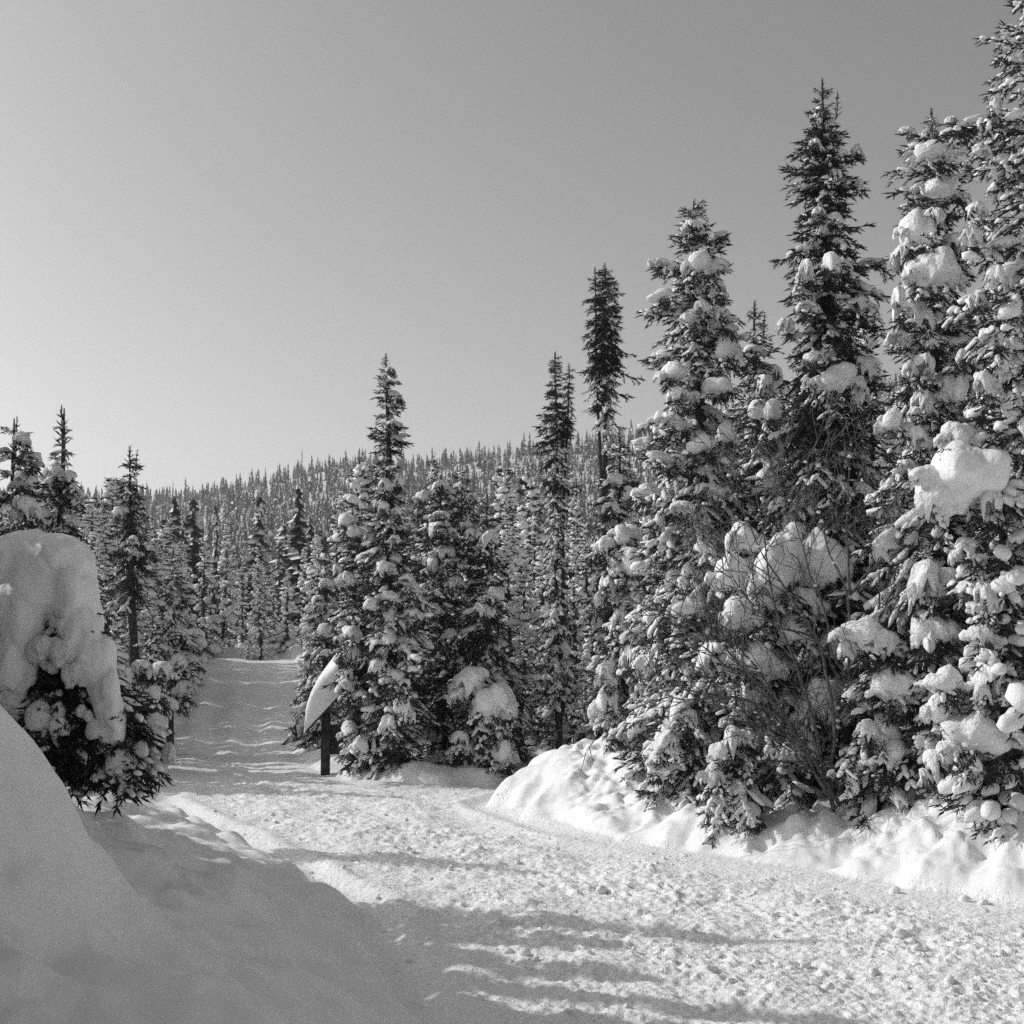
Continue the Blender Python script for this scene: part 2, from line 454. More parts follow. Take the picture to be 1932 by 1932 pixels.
# ---------------------------------------------------------------- boughs
def shoots_to(mb, O, D, L, R, k=3, needles=6, m=0, g=rng):
    """many tapered, needle-covered shoots at once"""
    n = len(O)
    if n == 0: return
    O = np.asarray(O); D = np.asarray(D); D = D / np.linalg.norm(D, axis=1, keepdims=True); L = np.asarray(L)[:, None]; R = np.asarray(R)[:, None]
    ref = np.where(np.abs(D[:, 2:3]) > .9, np.array([[1., 0, 0]]), np.array([[0, 0, 1.]]))
    S = np.cross(ref, D); S /= np.linalg.norm(S, axis=1, keepdims=True); U = np.cross(D, S)
    a0 = g.uniform(0, 6.28, (n, 1))
    rings = []
    for f, rf in ((0, .55), (.45, 1.0)):
        for j in range(k):
            a = a0 + j * 2 * math.pi / k
            q = rf * g.uniform(.75, 1.25, (n, 1))
            rings.append(O + D * L * f + R * q * (np.cos(a) * S + np.sin(a) * U))
    rings.append(O + D * L)
    V = np.stack(rings, 1); nv = 2 * k + 1
    f = []
    for j in range(k):
        j2 = (j + 1) % k
        f += [(j, j2, k + j2), (j, k + j2, k + j), (k + j, k + j2, 2 * k)]
    F = (np.arange(n) * nv)[:, None, None] + np.array(f)[None]
    mb.add(V.reshape(-1, 3), F.reshape(-1, 3), m, False)
    if needles:
        o = np.repeat(O, needles, 0); d = np.repeat(D, needles, 0); s = np.repeat(S, needles, 0); u = np.repeat(U, needles, 0)
        l = np.repeat(L, needles, 0); r = np.repeat(R, needles, 0)
        nn = len(o); a = g.uniform(0, 6.28, (nn, 1)); t = g.uniform(.05, .98, (nn, 1))
        out = np.cos(a) * s + np.sin(a) * u
        B = o + d * l * t; tip = B + (out * .85 + d * .6) * r * g.uniform(1.6, 2.6, (nn, 1))
        w = d * r * .28
        V = np.stack([B - w, B + w, tip], 1).reshape(-1, 3)
        mb.add(V, np.arange(nn * 3).reshape(-1, 3), m, False)

def axis_pt(L, t, dr):
    return np.array([L * t, 0, L * (-dr * t ** 1.7 + dr * .35 * t ** 4)])

def bough_mesh(L, seed, snow=0.0, dens=1.0, dr=.22, dry=False):
    g = np.random.default_rng(seed); mb = MB()
    ts = np.linspace(0, 1, 9); ph = g.uniform(0, 6)
    wob = lambda t: np.array([0, .05 * L * math.sin(t * 4 + ph), .02 * L * math.sin(t * 7 + ph)])
    A = lambda t: axis_pt(L, t, dr) + wob(t)
    tube([A(t) for t in ts], [.004 + .012 * L * (1 - t) for t in ts], 5, 1, mb)
    O = []; D = []; LL = []; RR = []
    step = .055 / dens / max(L, .3)
    t = .1 + .03 * g.random(); side = 1; lump = []
    while t < .99:
        ax = A(min(t + .02, 1)) - A(t); ax /= np.linalg.norm(ax)
        bl = (.44 * L * (1 - t) ** .75 * (min(1, .45 + t * 2)) + .07) * g.uniform(.6, 1.25)
        if dry: bl *= .6
        ang = math.radians(g.uniform(35, 68)); sd = np.cross([0, 0, 1], ax) * side
        d = ax * math.cos(ang) + sd * math.sin(ang) + np.array([0, 0, g.uniform(-.5, .12)]); d /= np.linalg.norm(d)
        base = A(t)
        bend = g.uniform(-.5, -.1)
        if not dry or g.random() < .8:
            P = [base + d * bl * q + np.array([0, 0, bend * bl * q * q * .6]) for q in (0, .35, .7, 1)]
            tube(P, [.005, .004, .003, .002], 3, 1, mb)
        stp = .042 / dens; q = .12 + .05 * g.random() if not dry else .5
        k2 = 0
        while q * bl < bl:
            p = base + d * bl * q + np.array([0, 0, bend * bl * q * q * .6])
            s2 = np.cross([0, 0, 1], d) * (1 if k2 % 2 else -1)
            dd = d * .75 + s2 * g.uniform(.3, .9) + np.array([0, 0, g.uniform(-.65, .35)])
            if not dry or g.random() < .4:
                O.append(p); D.append(dd); LL.append(g.uniform(.05, .10) * (1.1 - .4 * q)); RR.append(g.uniform(.0065, .0105))
            k2 += 1; q += stp / bl * g.uniform(.6, 1.3) * .6
        O.append(base + d * bl * .9 + np.array([0, 0, bend * bl * .5])); D.append(d + np.array([0, 0, bend * .6])); LL.append(g.uniform(.06, .1)); RR.append(.009)
        if snow > 0 and g.random() < snow and bl > .05:
            lump.append((base + d * bl * g.uniform(.45, .65) + np.array([0, 0, bend * bl * .2 + .014]), d + np.array([0, 0, bend * .7]), bl * g.uniform(.35, .58), g.uniform(.018, .034) + .03 * bl, g.uniform(.014, .028)))
        side = -side; t += step * g.uniform(.6, 1.4)
    # shoots right along the axis
    for t in np.arange(.08, 1, .03 / max(L, .3)):
        if dry and g.random() < .7: continue
        ax = A(min(t + .02, 1)) - A(max(t - .02, 0)); ax /= np.linalg.norm(ax)
        O.append(A(t)); D.append(ax + g.normal(0, .55, 3)); LL.append(g.uniform(.05, .1)); RR.append(g.uniform(.007, .011))
    O.append(A(.97)); D.append(A(1) - A(.9)); LL.append(.12); RR.append(.011)
    shoots_to(mb, O, D, LL, RR, 3, 6, 0, g)
    if snow > 0:
        t = .2
        while t < 1:
            w = (.022 + .048 * L * (1 - t * .6)) * math.exp(g.normal(0, .35))
            lump.append((A(t) + np.array([0, 0, w * .35 + .006]), A(min(t + .1, 1.05)) - A(t - .1), w * g.uniform(1.2, 2.0), w, w * g.uniform(.55, .85)))
            t += w * 1.5 / L * g.uniform(.9, 3.2 if snow < .4 else 2.0)
        for p, d, a, bb, c in lump:
            V, F = SMALL[g.integers(len(SMALL))]
            B = frame(d)
            mb.add(p + (V * np.array([a, bb, c])) @ B.T, F, 2)
    return mb.mesh("bough", [M_NEEDLE, M_BARK, M_SNOW])

BLEN = [.22, .38, .6, .9, 1.3]
BOUGH = {}
sd_ = 1000
for kind, sn in (('bare', 0), ('light', .34), ('snowy', .72)):
    for i, L in enumerate(BLEN):
        BOUGH[kind, i] = []
        for v in range(3 if i < 4 else 2):
            sd_ += 1
            BOUGH[kind, i].append((bough_mesh(L, sd_, sn, 1.0 if i < 3 else .85, dr=random.uniform(.16, .36)), L))
DRY = [(bough_mesh(.45, 1900 + i, .12, .7, dr=.5, dry=True), .45) for i in range(3)]

def leader_mesh(seed):
    g = np.random.default_rng(seed); mb = MB(); O = []; D = []; LL = []; RR = []
    tube([(0, 0, 0), (.25, 0, .004), (.5, 0, 0)], [.008, .006, .003], 5, 1, mb)
    for x in np.arange(0, .47, .022):
        O.append((x, 0, 0)); D.append((1, g.normal(0, .25), g.normal(0, .25))); LL.append(.06); RR.append(.009)
    for x, l in ((.02, .2), (.13, .17), (.25, .12), (.36, .07)):
        a0 = g.uniform(0, 6)
        for j in range(4):
            a = a0 + j * 1.57 + g.uniform(-.3, .3)
            O.append((x, 0, 0)); D.append((.75, math.cos(a), math.sin(a))); LL.append(l * g.uniform(.8, 1.2)); RR.append(.010)
    shoots_to(mb, O, D, LL, RR, 3, 8, 0, g)
    return mb.mesh("bough", [M_NEEDLE, M_BARK])
LEAD = [(leader_mesh(1950 + i), .5) for i in range(3)]

def put_bough(tree, p, az, elev, L, kind):
    if kind == 'dry':
        me, l0 = random.choice(DRY)
    elif kind == 'leader':
        me, l0 = random.choice(LEAD)
    else:
        i = min(range(5), key=lambda k: abs(math.log(L / BLEN[k])))
        me, l0 = random.choice(BOUGH[kind, i])
    s = L / l0
    M = Matrix.Translation(p) @ Matrix.Rotation(az, 4, 'Z') @ Matrix.Rotation(-elev, 4, 'Y') @ Matrix.Rotation(random.uniform(-.35, .35), 4, 'X') @ Matrix.Diagonal((s, s * random.choice((-1, 1)) * random.uniform(.85, 1.1), s, 1))
    link("bough", me, tree, M)
    return M, s, l0

def put_clump(tree, p, sx, sy, sz, yaw, pool, tilt=0, name="snow_clump"):
    M = Matrix.Translation(p) @ Matrix.Rotation(yaw, 4, 'Z') @ Matrix.Rotation(tilt, 4, 'Y') @ Matrix.Rotation(random.uniform(-.15, .15), 4, 'X') @ Matrix.Diagonal((sx, sy, sz, 1))
    return link(name, random.choice(pool), tree, M)

def trunk_mesh(h, r0, seed, lean=(0, 0), k=9):
    g = np.random.default_rng(seed); mb = MB(); n = max(8, int(h / .4)); ph = g.uniform(0, 6, 2)
    ts = np.linspace(0, 1, n)
    P = np.stack([lean[0] * ts + .02 * np.sin(ts * 9 + ph[0]), lean[1] * ts + .02 * np.sin(ts * 7 + ph[1]), h * ts], 1)
    R = r0 * (1 - ts) ** .8 + .006
    R *= 1 + .08 * g.normal(0, 1, n)
    tube(P, R, k, 0, mb)
    O = []; D = []
    return mb.mesh("trunk", [M_BARK])

def hero(label, px, py, depth, prof, kinds=('snowy',), clump=.5, whorl=.16, per=5, base_px=None, low_py=None, extra=(), group=None, csize=1.0, name="spruce_tree", taper=1.0, elev_low=-28, leader=.3, trunk_r=None, front=.85, into=None):
    """one spruce: top at photo position (px, py), standing on the ground at the given distance"""
    random.seed(int(px * 13 + py))
    top = at(px, py, depth)
    bx = top.x if base_px is None else at(base_px, 1400, depth).x
    bz = H(bx, depth) - .12
    h = top.z - bz
    if into is not None:
        t = into; bx, depth, bz = t.location; top = at(px, py, depth); h = top.z - bz
    else:
        t = thing(name, label, "tree", (bx, depth, bz), group)
    lean = top.x - bx
    r0 = trunk_r or (.014 * h + .02)
    link("trunk", trunk_mesh(h, r0, int(px * 7 + py), (lean, 0)), t)
    mpp = depth / FPX
    zs = [at(px, q[0], depth).z - bz for q in prof]; rs = [q[1] * mpp for q in prof]
    order = np.argsort(zs); zs = np.array(zs)[order]; rs = np.array(rs)[order]
    zl = max(.16, (at(px, low_py, depth).z - bz)) if low_py else .22
    axis = lambda z: Vector((lean * z / h, 0, z))
    # leader
    put_bough(t, axis(h - leader * .95), random.uniform(0, 6), math.radians(88), leader, 'leader')
    ph1, ph2 = random.uniform(0, 6.28), random.uniform(0, 6.28)
    z = h - leader * .62
    kk = 0
    while z > zl:
        R = min(float(np.interp(z, zs, rs)), .42 * (h - z) + .03)
        f = (h - z) / (h - zl)
        n = max(3, int(round(per * min(1.0, .55 + R * 1.2) + random.uniform(-.7, .7))))
        a0 = random.uniform(0, 6.28); R *= random.choice((.7, .85, .95, 1.05, 1.18))
        for j in range(n):
            az = a0 + j * 6.283 / n + random.uniform(-.4, .4)
            kk_ = kinds
            if isinstance(kinds, dict):
                for lim, kv in kinds.items():
                    if z + bz < at(px, lim, depth).z: kk_ = kv
            kd = random.choice(kk_)
            if kd == 'gap': continue
            el = math.radians(38 - (38 - elev_low) * min(1, f * 2.2) ** .7 + random.uniform(-14, 14))
            if random.random() < .07: continue
            R2 = R * (1 + .18 * math.sin(az + ph1 + z * 1.4) + .13 * math.sin(2 * az + ph2 - z * 2.3))
            L = max(.1, R2 * random.uniform(.68, 1.25) / max(.6, math.cos(el)))
            L = min(L, 1.3 * R / max(.75, math.cos(el)) + .05)
            if kd == 'dry': L = min(max(L, .3), .7)
            p = axis(z + random.uniform(-.08, .08))
            M, s, l0 = put_bough(t, p, az, el, L, kd)
            if kd not in ('dry',) and random.random() < clump * (.4 if kd == 'bare' else .72) and L > .14 and f > .03:
                q = random.uniform(.5, .9)
                c = M @ Vector(axis_pt(l0, q, .25))
                w = min(.15, (.025 + .09 * L) * math.exp(random.gauss(-.1, .55))) * csize
                put_clump(t, c + Vector((0, 0, w * .2)), w * random.uniform(1.1, 2.1), w * random.uniform(.65, 1.1), w * random.uniform(.55, 1.15), az + random.uniform(-.4, .4), HOODS if random.random() < .72 else MITTS, -el * .9 + random.uniform(.0, .45))
                if w > .05 and math.sin(az) < .5: put_bough(t, c + Vector((math.cos(az), math.sin(az), 0)) * w * .3, az + random.uniform(-1, 1), math.radians(random.uniform(-45, 25)), random.uniform(1.4, 2.6) * w, 'bare')
        z -= whorl * random.uniform(.7, 1.3) * (.55 + .45 * min(1, R / .5))
    # the large pillows the photograph shows, each on a bough of its own
    root = Vector((bx, depth, bz))
    for e in extra:
        ex, ey, ew, eh = e[:4]
        off = e[4] if len(e) > 4 else front
        R0 = float(np.interp(at(px, ey, depth).z - bz, zs, rs))
        d = depth - R0 * off * max(.25, 1 - min(1, abs((ex - px) * mpp) / max(R0, .05)) ** 2) ** .5
        c = at(ex, ey, d) - root
        k = d / FPX
        sx, sz = ew * k / 2 * 1.08, eh * k / 2 * 1.08
        sy = min(sx, sz) * random.uniform(.75, 1.0) + .25 * max(sx, sz)
        yaw = random.uniform(-.4, .4) + (math.pi if random.random() < .5 else 0)
        put_clump(t, c, sx, sy, sz, yaw, BOULDERS if ew > 100 else CAKES if ew > 70 else HOODS if random.random() < (.82 if ew < 48 else .5) else LUMPS, random.uniform(-.2, .2))
        for q in range(2 if ew < 60 else 4):
            f = random.uniform(.38, .62); sg = random.choice((-1, 1))
            put_clump(t, c + Vector((sg * random.uniform(.5, .95) * sx, random.uniform(-.35, .3) * sy, -random.uniform(.05, .75) * sz)), sx * f * random.uniform(.8, 1.4), sy * f, sz * f * random.uniform(.7, 1.2), random.uniform(0, 6.28), HOODS, random.uniform(-.3, .3))
        ax = axis(min(c.z + .1, h * .97)); v = c - ax; v.z = 0
        L = max(.15, v.length + sx * .4)
        put_bough(t, Vector((ax.x, 0, c.z - sz * .35 + .05)), math.atan2(v.y, v.x), math.radians(random.uniform(-8, 2)), L, 'light')
        for q in range(3 if ew < 90 else 5):
            put_bough(t, c + Vector((random.uniform(-.8, .8) * sx, -sy * random.uniform(.1, .6), -sz * random.uniform(.4, .8))), random.uniform(-2.6, -.5), math.radians(random.uniform(-50, -10)), min(.4, max(.12, sx * random.uniform(.7, 1.3))), random.choice(('light', 'bare')))
    return t

# ---------------------------------------------------------------- the trees one can tell apart, right of the road
tt = hero("tall dark spruce with two spiky tips, tallest whole tree right of the bare shrub", 1552, 150, 17.4,
     [(150, 3), (200, 15), (260, 30), (400, 56), (520, 80), (650, 100), (800, 112), (1000, 135), (1200, 150), (1480, 165)], ('bare', 'bare', 'bare', 'light', 'light', 'snowy'), .3, .115, 7, 1575,
     extra=[(1570,421,38,38),(1545,405,28,30),(1522,512,30,46),(1510,548,24,26),(1592,503,34,32),(1522,583,40,30),(1619,579,68,36),(1482,617,32,34),(1577,718,80,64),(1632,697,44,50),(1625,752,38,46),(1524,724,22,24),(1575,760,32,24),(1533,676,40,26),(1578,335,28,36),(1616,285,20,26),(1622,350,20,24)])
put_bough(tt, at(1579, 222, 17.3) - Vector(tt.location), .5, math.radians(87), 0.34, 'leader')
hero("spruce topped by a bare spike and stacked with huge snow cushions", 1758, 205, 15.9,
     [(205, 6), (300, 48), (400, 62), (520, 78), (650, 100), (800, 110), (1000, 125), (1200, 135), (1400, 150)], ('light', 'light', 'snowy'), .45, .17, 5, 1768,
     extra=[(1750,257,22,28),(1766,292,90,48),(1775,357,78,60),(1729,439,54,90),(1763,415,40,46),(1756,515,96,100),(1712,578,56,80),(1699,490,36,64),(1742,608,46,44),(1783,601,44,42),(1737,701,42,68),(1741,764,46,58),(1796,739,46,72),(1762,642,36,40),(1808,642,52,36),(1688,798,50,56),(1730,832,40,54),(1711,882,34,28),(1795,470,50,60),(1690,640,40,36),(1715,700,30,34)])
hero("tall snow-hung spruce running off the right edge of the picture, carrying the biggest snow boulder", 1945, -120, 14.5,
     [(-120, 4), (20, 40), (90, 104), (150, 60), (235, 150), (300, 100), (400, 115), (600, 130), (800, 150), (1000, 160), (1200, 160), (1420, 170)], ('snowy', 'light', 'snowy'), .75, .2, 5, 1958,
     extra=[(1812,822,70,58),(1815,900,152,136),(1868,958,34,58),(1837,228,92,22),(1878,202,24,30),(1850,290,42,28),(1834,452,38,46),(1842,398,32,38),(1870,640,44,50),(1880,530,40,60),(1845,570,36,36),(1862,725,40,52),(1840,1385,120,78),(1865,1279,46,104),(1780,1281,68,56),(1776,1335,60,56),(1762,1450,36,68),(1860,1130,44,60),(1850,1200,52,40),(1820,1040,40,50)], leader=.4)
hero("broad spruce with snow-laden drooping arms, left of the tall dark one", 1310, 378, 18.2,
     [(378, 6), (440, 34), (500, 62), (600, 78), (700, 78), (800, 105), (900, 118), (1050, 140), (1250, 160), (1450, 180)], ('light', 'snowy', 'snowy'), .62, .15, 6, 1335,
     extra=[(1308,432,38,38),(1328,499,60,52),(1244,499,44,24),(1246,558,50,24),(1356,550,28,36),(1324,583,32,38),(1299,604,36,32),(1362,608,40,52),(1375,659,48,56),(1274,701,54,40),(1282,745,52,36),(1354,730,58,36),(1261,798,54,48),(1215,840,44,28),(1248,863,58,24),(1324,840,52,42),(1371,819,36,48),(1215,924,50,28),(1330,930,44,34),(1285,960,50,30)])
tt = hero("small twin-tipped spruce peeping out between two taller spruces", 1425, 568, 20,
     [(568, 6), (650, 28), (750, 55), (900, 80), (1100, 100), (1400, 120)], ('bare', 'light', 'light'), .45, .16, 5,
     extra=[(1421,663,40,24),(1442,731,32,48),(1463,743,48,48),(1442,777,58,52)])
tt = hero("thin ragged spruce with a paired crown high above a bare trunk", 1140, 497, 26.5,
     [(497, 4), (540, 18), (600, 28), (680, 30), (720, 24), (790, 22), (850, 18), (1000, 20), (1400, 40)], {0: ('bare', 'bare', 'light'), 690: ('bare', 'dry', 'gap'), 770: ('dry', 'gap', 'gap')}, .04, .085, 6, 1150, low_py=860, elev_low=-22, trunk_r=.08)
for (ax_, ay_, aL, aaz) in [(1152, 700, .62, 0), (1150, 655, .5, .2), (1140, 690, .45, 3.0), (1152, 740, .4, -.4), (1150, 760, .35, 2.9), (1152, 800, .3, .2)]:
    put_bough(tt, at(ax_, ay_, 26.5) - Vector(tt.location), aaz, -.1, aL, "bare")
put_bough(tt, at(1441, 640, 20) - Vector(tt.location), .5, math.radians(87), 0.36, 'leader')
hero("", 1122, 505, 26.5, [(505, 4), (540, 15), (600, 22), (660, 24), (720, 18), (860, 12)], {0: ('bare',), 690: ('bare', 'dry', 'gap'), 770: ('dry', 'gap', 'gap')}, .03, .15, 4, low_py=800, elev_low=-18, trunk_r=.06, into=tt)
tt = hero("lone slender spruce, crown only near the tip and a long nearly bare stem", 1048, 664, 25.5,
     [(664, 4), (740, 12), (775, 18), (815, 34), (840, 26), (900, 20), (1080, 24), (1200, 38), (1340, 60)], {0: ('bare', 'bare', 'bare', 'light'), 830: ('dry', 'dry', 'bare', 'gap', 'dry'), 930: ('dry', 'dry', 'gap', 'light', 'gap'), 1130: ('dry', 'light', 'gap', 'snowy')}, .14, .09, 6, 1053, low_py=1320, elev_low=-30, trunk_r=.065)
hero("", 1073, 686, 25.5, [(686, 3), (740, 9), (800, 13), (860, 10)], {0: ('bare',)}, .04, .09, 5, low_py=830, elev_low=-15, trunk_r=.045, into=tt)
hero("dark spruce behind the block-capped tree, low beneath the paired crown", 1168, 812, 25.7,
     [(808, 5), (870, 28), (950, 42), (1050, 55), (1200, 70), (1400, 80)], ('bare', 'light', 'light'), .35, .18, 5,
     extra=[(1160,905,30,24),(1190,930,28,26),(1150,960,34,24)])
hero("short spruce crowned by square blocks of snow at the end of the snow mound", 1178, 985, 20.3,
     [(985, 12), (1050, 46), (1150, 52), (1250, 58), (1380, 64)], ('light', 'snowy', 'snowy'), .6, .16, 5, leader=.15,
     extra=[(1148,1030,46,38),(1185,1010,52,44),(1181,1061,64,58),(1145,1115,30,58),(1192,1244,34,58),(1143,1279,34,42),(1148,1330,46,68),(1168,1172,30,56),(1160,1380,40,40),(1200,1130,36,40)])
hero("young spruce with white-feathered boughs beside the block-capped tree", 1238, 1010, 19.3,
     [(1010, 5), (1080, 40), (1180, 58), (1300, 72), (1470, 85)], ('snowy',), .62, .15, 6, extra=[(1257,1110,42,32),(1232,1170,40,36)])
hero("young spruce sweeping its lowest boughs over the foot of the bank, left of the shrub", 1300, 1085, 17.6,
     [(1085, 6), (1160, 46), (1260, 70), (1380, 92), (1490, 105)], ('snowy', 'snowy', 'light'), .6, .15, 6,
     extra=[(1308,1152,84,34),(1259,1404,46,52),(1285,1340,40,50),(1330,1300,46,40),(1240,1440,40,44)])
hero("small spruce buried under a cluster of round white pillows behind the shrub", 1465, 990, 17.0,
     [(990, 20), (1060, 76), (1150, 105), (1250, 110), (1350, 115), (1490, 120)], ('light', 'snowy'), .5, .16, 5, leader=.12,
     extra=[(1402,1017,62,66),(1397,1083,84,74),(1468,1070,92,124),(1548,1062,90,126),(1500,1012,58,54),(1410,1159,92,68),(1428,1244,78,70),(1571,1217,58,70),(1419,1310,52,84),(1350,1240,60,60),(1500,1190,60,60),(1440,1130,60,60),(1520,1140,60,60)])
hero("low spruce at the front of the bank with torn snow mitts on dark twigs", 1385, 1290, 16.2,
     [(1290, 14), (1350, 46), (1420, 70), (1500, 80)], ('light', 'snowy'), .5, .15, 5, leader=.15,
     extra=[(1379,1404,38,66),(1357,1422,34,42),(1348,1462,42,46),(1410,1395,30,40)])
hero("low dark spruce in the shade right behind the foot of the shrub", 1560, 1230, 16.7,
     [(1230, 14), (1300, 62), (1400, 90), (1490, 95)], ('light', 'bare', 'snowy'), .4, .15, 5, leader=.15,
     extra=[(1566,1324,76,84),(1620,1315,54,66),(1530,1340,50,60),(1500,1420,46,44)])
hero("rounded snow-draped small spruce right of the shrub stems", 1650, 1165, 15.5,
     [(1165, 18), (1230, 64), (1330, 84), (1460, 90)], ('light', 'snowy'), .5, .16, 5, leader=.12,
     extra=[(1624,1199,76,74),(1664,1217,70,58),(1691,1288,88,76),(1691,1417,52,42),(1660,1440,52,38),(1640,1380,46,44),(1720,1330,52,56)])
hero("narrow snow-plastered sapling standing like a tall white hood under the cushioned spruce", 1745, 1050, 15.0,
     [(1050, 14), (1110, 40), (1250, 48), (1400, 56)], ('light', 'snowy'), .35, .18, 4, leader=.1,
     extra=[(1744,1110,54,104),(1758,1185,76,70),(1789,1106,54,68),(1784,1195,36,54)])

# ---------------------------------------------------------------- the clump beyond the side road
hero("tallest spruce of the middle clump, slim with a narrow tufted spire", 728, 668, 23.8,
     [(668, 3), (720, 13), (780, 22), (830, 31), (860, 14), (890, 28), (960, 42), (1050, 54), (1150, 66), (1250, 74), (1350, 78), (1460, 70)], ('bare', 'light', 'light', 'snowy'), .42, .14, 6, 742,
     elev_low=-14, extra=[(726,917,26,28),(755,911,22,24),(750,967,24,20),(724,955,20,18),(774,995,20,20),(726,1069,30,22),(745,1020,20,22),(766,1095,30,24),(774,1113,30,30),(733,1126,38,24),(779,1160,38,24),(770,1217,30,24),(744,1282,42,44),(735,700,18,14),(722,725,16,14),(740,800,22,14),(700,1140,24,26),(712,1220,28,26),(760,1340,36,50),(730,1370,34,40)], low_py=1440)
hero("middle clump spruce standing in front of the small roofed board", 663, 957, 24.25,
     [(957, 5), (1010, 30), (1080, 38), (1180, 40), (1300, 34), (1420, 36)], ('light', 'snowy', 'bare'), .5, .15, 5, 678,
     elev_low=-14, extra=[(657,982,36,26),(670,1004,30,30),(635,1074,18,20),(653,1095,34,34),(661,1200,46,38),(670,1234,26,42),(652,1300,38,34),(680,1318,34,32),(650,1240,26,24),(660,1380,34,40)], low_py=1440)
hero("spruce with a square snow block near its tip, right of the tallest clump tree", 833, 897, 25.2,
     [(897, 5), (950, 30), (1050, 46), (1200, 62), (1450, 76)], ('light', 'light', 'bare'), .45, .15, 6,
     elev_low=-14, extra=[(831,917,28,22),(831,974,34,20),(831,1000,42,32),(835,1043,46,26),(824,1065,38,28),(858,1100,30,26),(820,1150,30,26),(850,1200,34,28)], low_py=1430)
hero("spruce topped with a round snowball, half hidden in the middle clump", 797, 925, 26.8,
     [(925, 10), (990, 28), (1100, 42), (1300, 56)], ('light', 'bare'), .4, .17, 5, low_py=1400, leader=.1, extra=[(798,939,30,26),(800,965,30,20)])
hero("pointed spruce rising behind the snow-block tree of the clump", 873, 880, 27.6,
     [(880, 5), (950, 26), (1050, 42), (1200, 58), (1400, 66)], ('bare', 'light'), .4, .17, 5, low_py=1380, extra=[(878,989,22,18),(866,920,22,18),(888,940,20,20)])
hero("dark spruce with a narrow black finger-like tip at the right of the clump", 920, 932, 24.9,
     [(932, 5), (1000, 20), (1030, 36), (1150, 62), (1250, 76), (1450, 86)], ('bare', 'light', 'snowy'), .4, .15, 6,
     elev_low=-14, extra=[(922,1021,38,36),(909,1152,32,34),(940,1050,26,28),(890,1010,28,26),(935,1120,34,26)], low_py=1440)
hero("knee-high spruce wearing a thick double snow cap, left of the two low ones", 886, 1268, 23.9,
     [(1268, 16), (1320, 40), (1400, 58), (1465, 62)], ('light', 'bare', 'snowy'), .5, .13, 5, low_py=1445, leader=.1,
     extra=[(887,1290,66,62),(868,1316,38,40),(868,1400,34,40),(905,1340,40,50)])
hero("low spruce with a wide mushroom of snow, right of the two low ones", 938, 1300, 23.7,
     [(1300, 18), (1350, 44), (1420, 56), (1465, 58)], ('light', 'bare', 'snowy'), .45, .13, 5, low_py=1445, leader=.1,
     extra=[(935,1325,74,66),(926,1373,48,48),(958,1345,36,50),(945,1420,40,50)])
hero("slender clump spruce leaning over the board at the road side", 615, 1045, 28.6,
     [(1045, 6), (1100, 24), (1200, 34), (1400, 44)], ('light', 'snowy', 'bare'), .5, .16, 5, low_py=1400,
     extra=[(616,1104,30,24),(600,1135,24,24),(612,1190,28,30)])
hero("lowest outer spruce of the clump, ragged against the shaded road", 583, 1225, 30.5,
     [(1225, 6), (1280, 22), (1350, 32), (1410, 34)], ('light', 'snowy'), .45, .15, 5, low_py=1390, extra=[(580,1247,26,38),(592,1290,24,30)])

# ---------------------------------------------------------------- left of the road
hero("spruce with a long bare whip of a leader above the snow dome", 118, 770, 14,
     [(835, 3), (850, 8), (880, 24), (960, 40), (1050, 66), (1200, 90), (1450, 110)], ('light', 'snowy'), .65, .16, 6, 112,
     extra=[(108,895,30,30),(130,905,30,36),(95,920,34,40),(140,935,28,30),(80,970,30,26)], low_py=1400, leader=.42)
hero("spruce cut by the left picture edge, snow slabs jutting rightwards", 32, 790, 11.5,
     [(790, 4), (850, 20), (960, 34), (1100, 60), (1400, 80)], ('light', 'snowy'), .6, .17, 5,
     extra=[(58,868,50,34),(52,905,48,40),(40,835,36,40),(48,965,40,60)], low_py=1380)
tt = hero("twin-tipped dark spruce with a bare lower trunk beside the shaded road", 243, 843, 28.5,
     [(843, 6), (900, 22), (960, 30), (1050, 44), (1100, 48), (1200, 30), (1300, 30)], ('bare', 'bare', 'light'), .3, .16, 5, 257, low_py=1120, elev_low=-30, trunk_r=.12, leader=.5,
     extra=[(228,965,24,18),(250,1020,18,20),(248,1040,20,18)])
put_bough(tt, at(256, 890, 28.4) - Vector(tt.location), .5, math.radians(87), 0.45, 'leader')
hero("small dark spruce leaning out behind the shoulder of the snow dome", 160, 1010, 17.0,
     [(1010, 5), (1060, 32), (1150, 50), (1400, 60)], ('light', 'snowy', 'bare'), .5, .17, 5, low_py=1380)
hero("bushy snowed spruce at the left edge of the shaded road, nearest the bend", 328, 1035, 28.8,
     [(1035, 5), (1120, 34), (1220, 48), (1340, 56)], ('snowy', 'light'), .6, .15, 6, low_py=1325,
     extra=[(310,1230,34,28),(335,1250,34,34),(300,1290,30,30),(345,1300,30,30)])
hero("squat snow-covered spruce in front of the bare trunk by the shaded road", 288, 1165, 26.0,
     [(1165, 8), (1220, 40), (1290, 56), (1350, 60)], ('snowy', 'light'), .6, .15, 6, low_py=1340,
     extra=[(268,1260,34,30),(305,1265,36,34),(290,1310,36,32)])

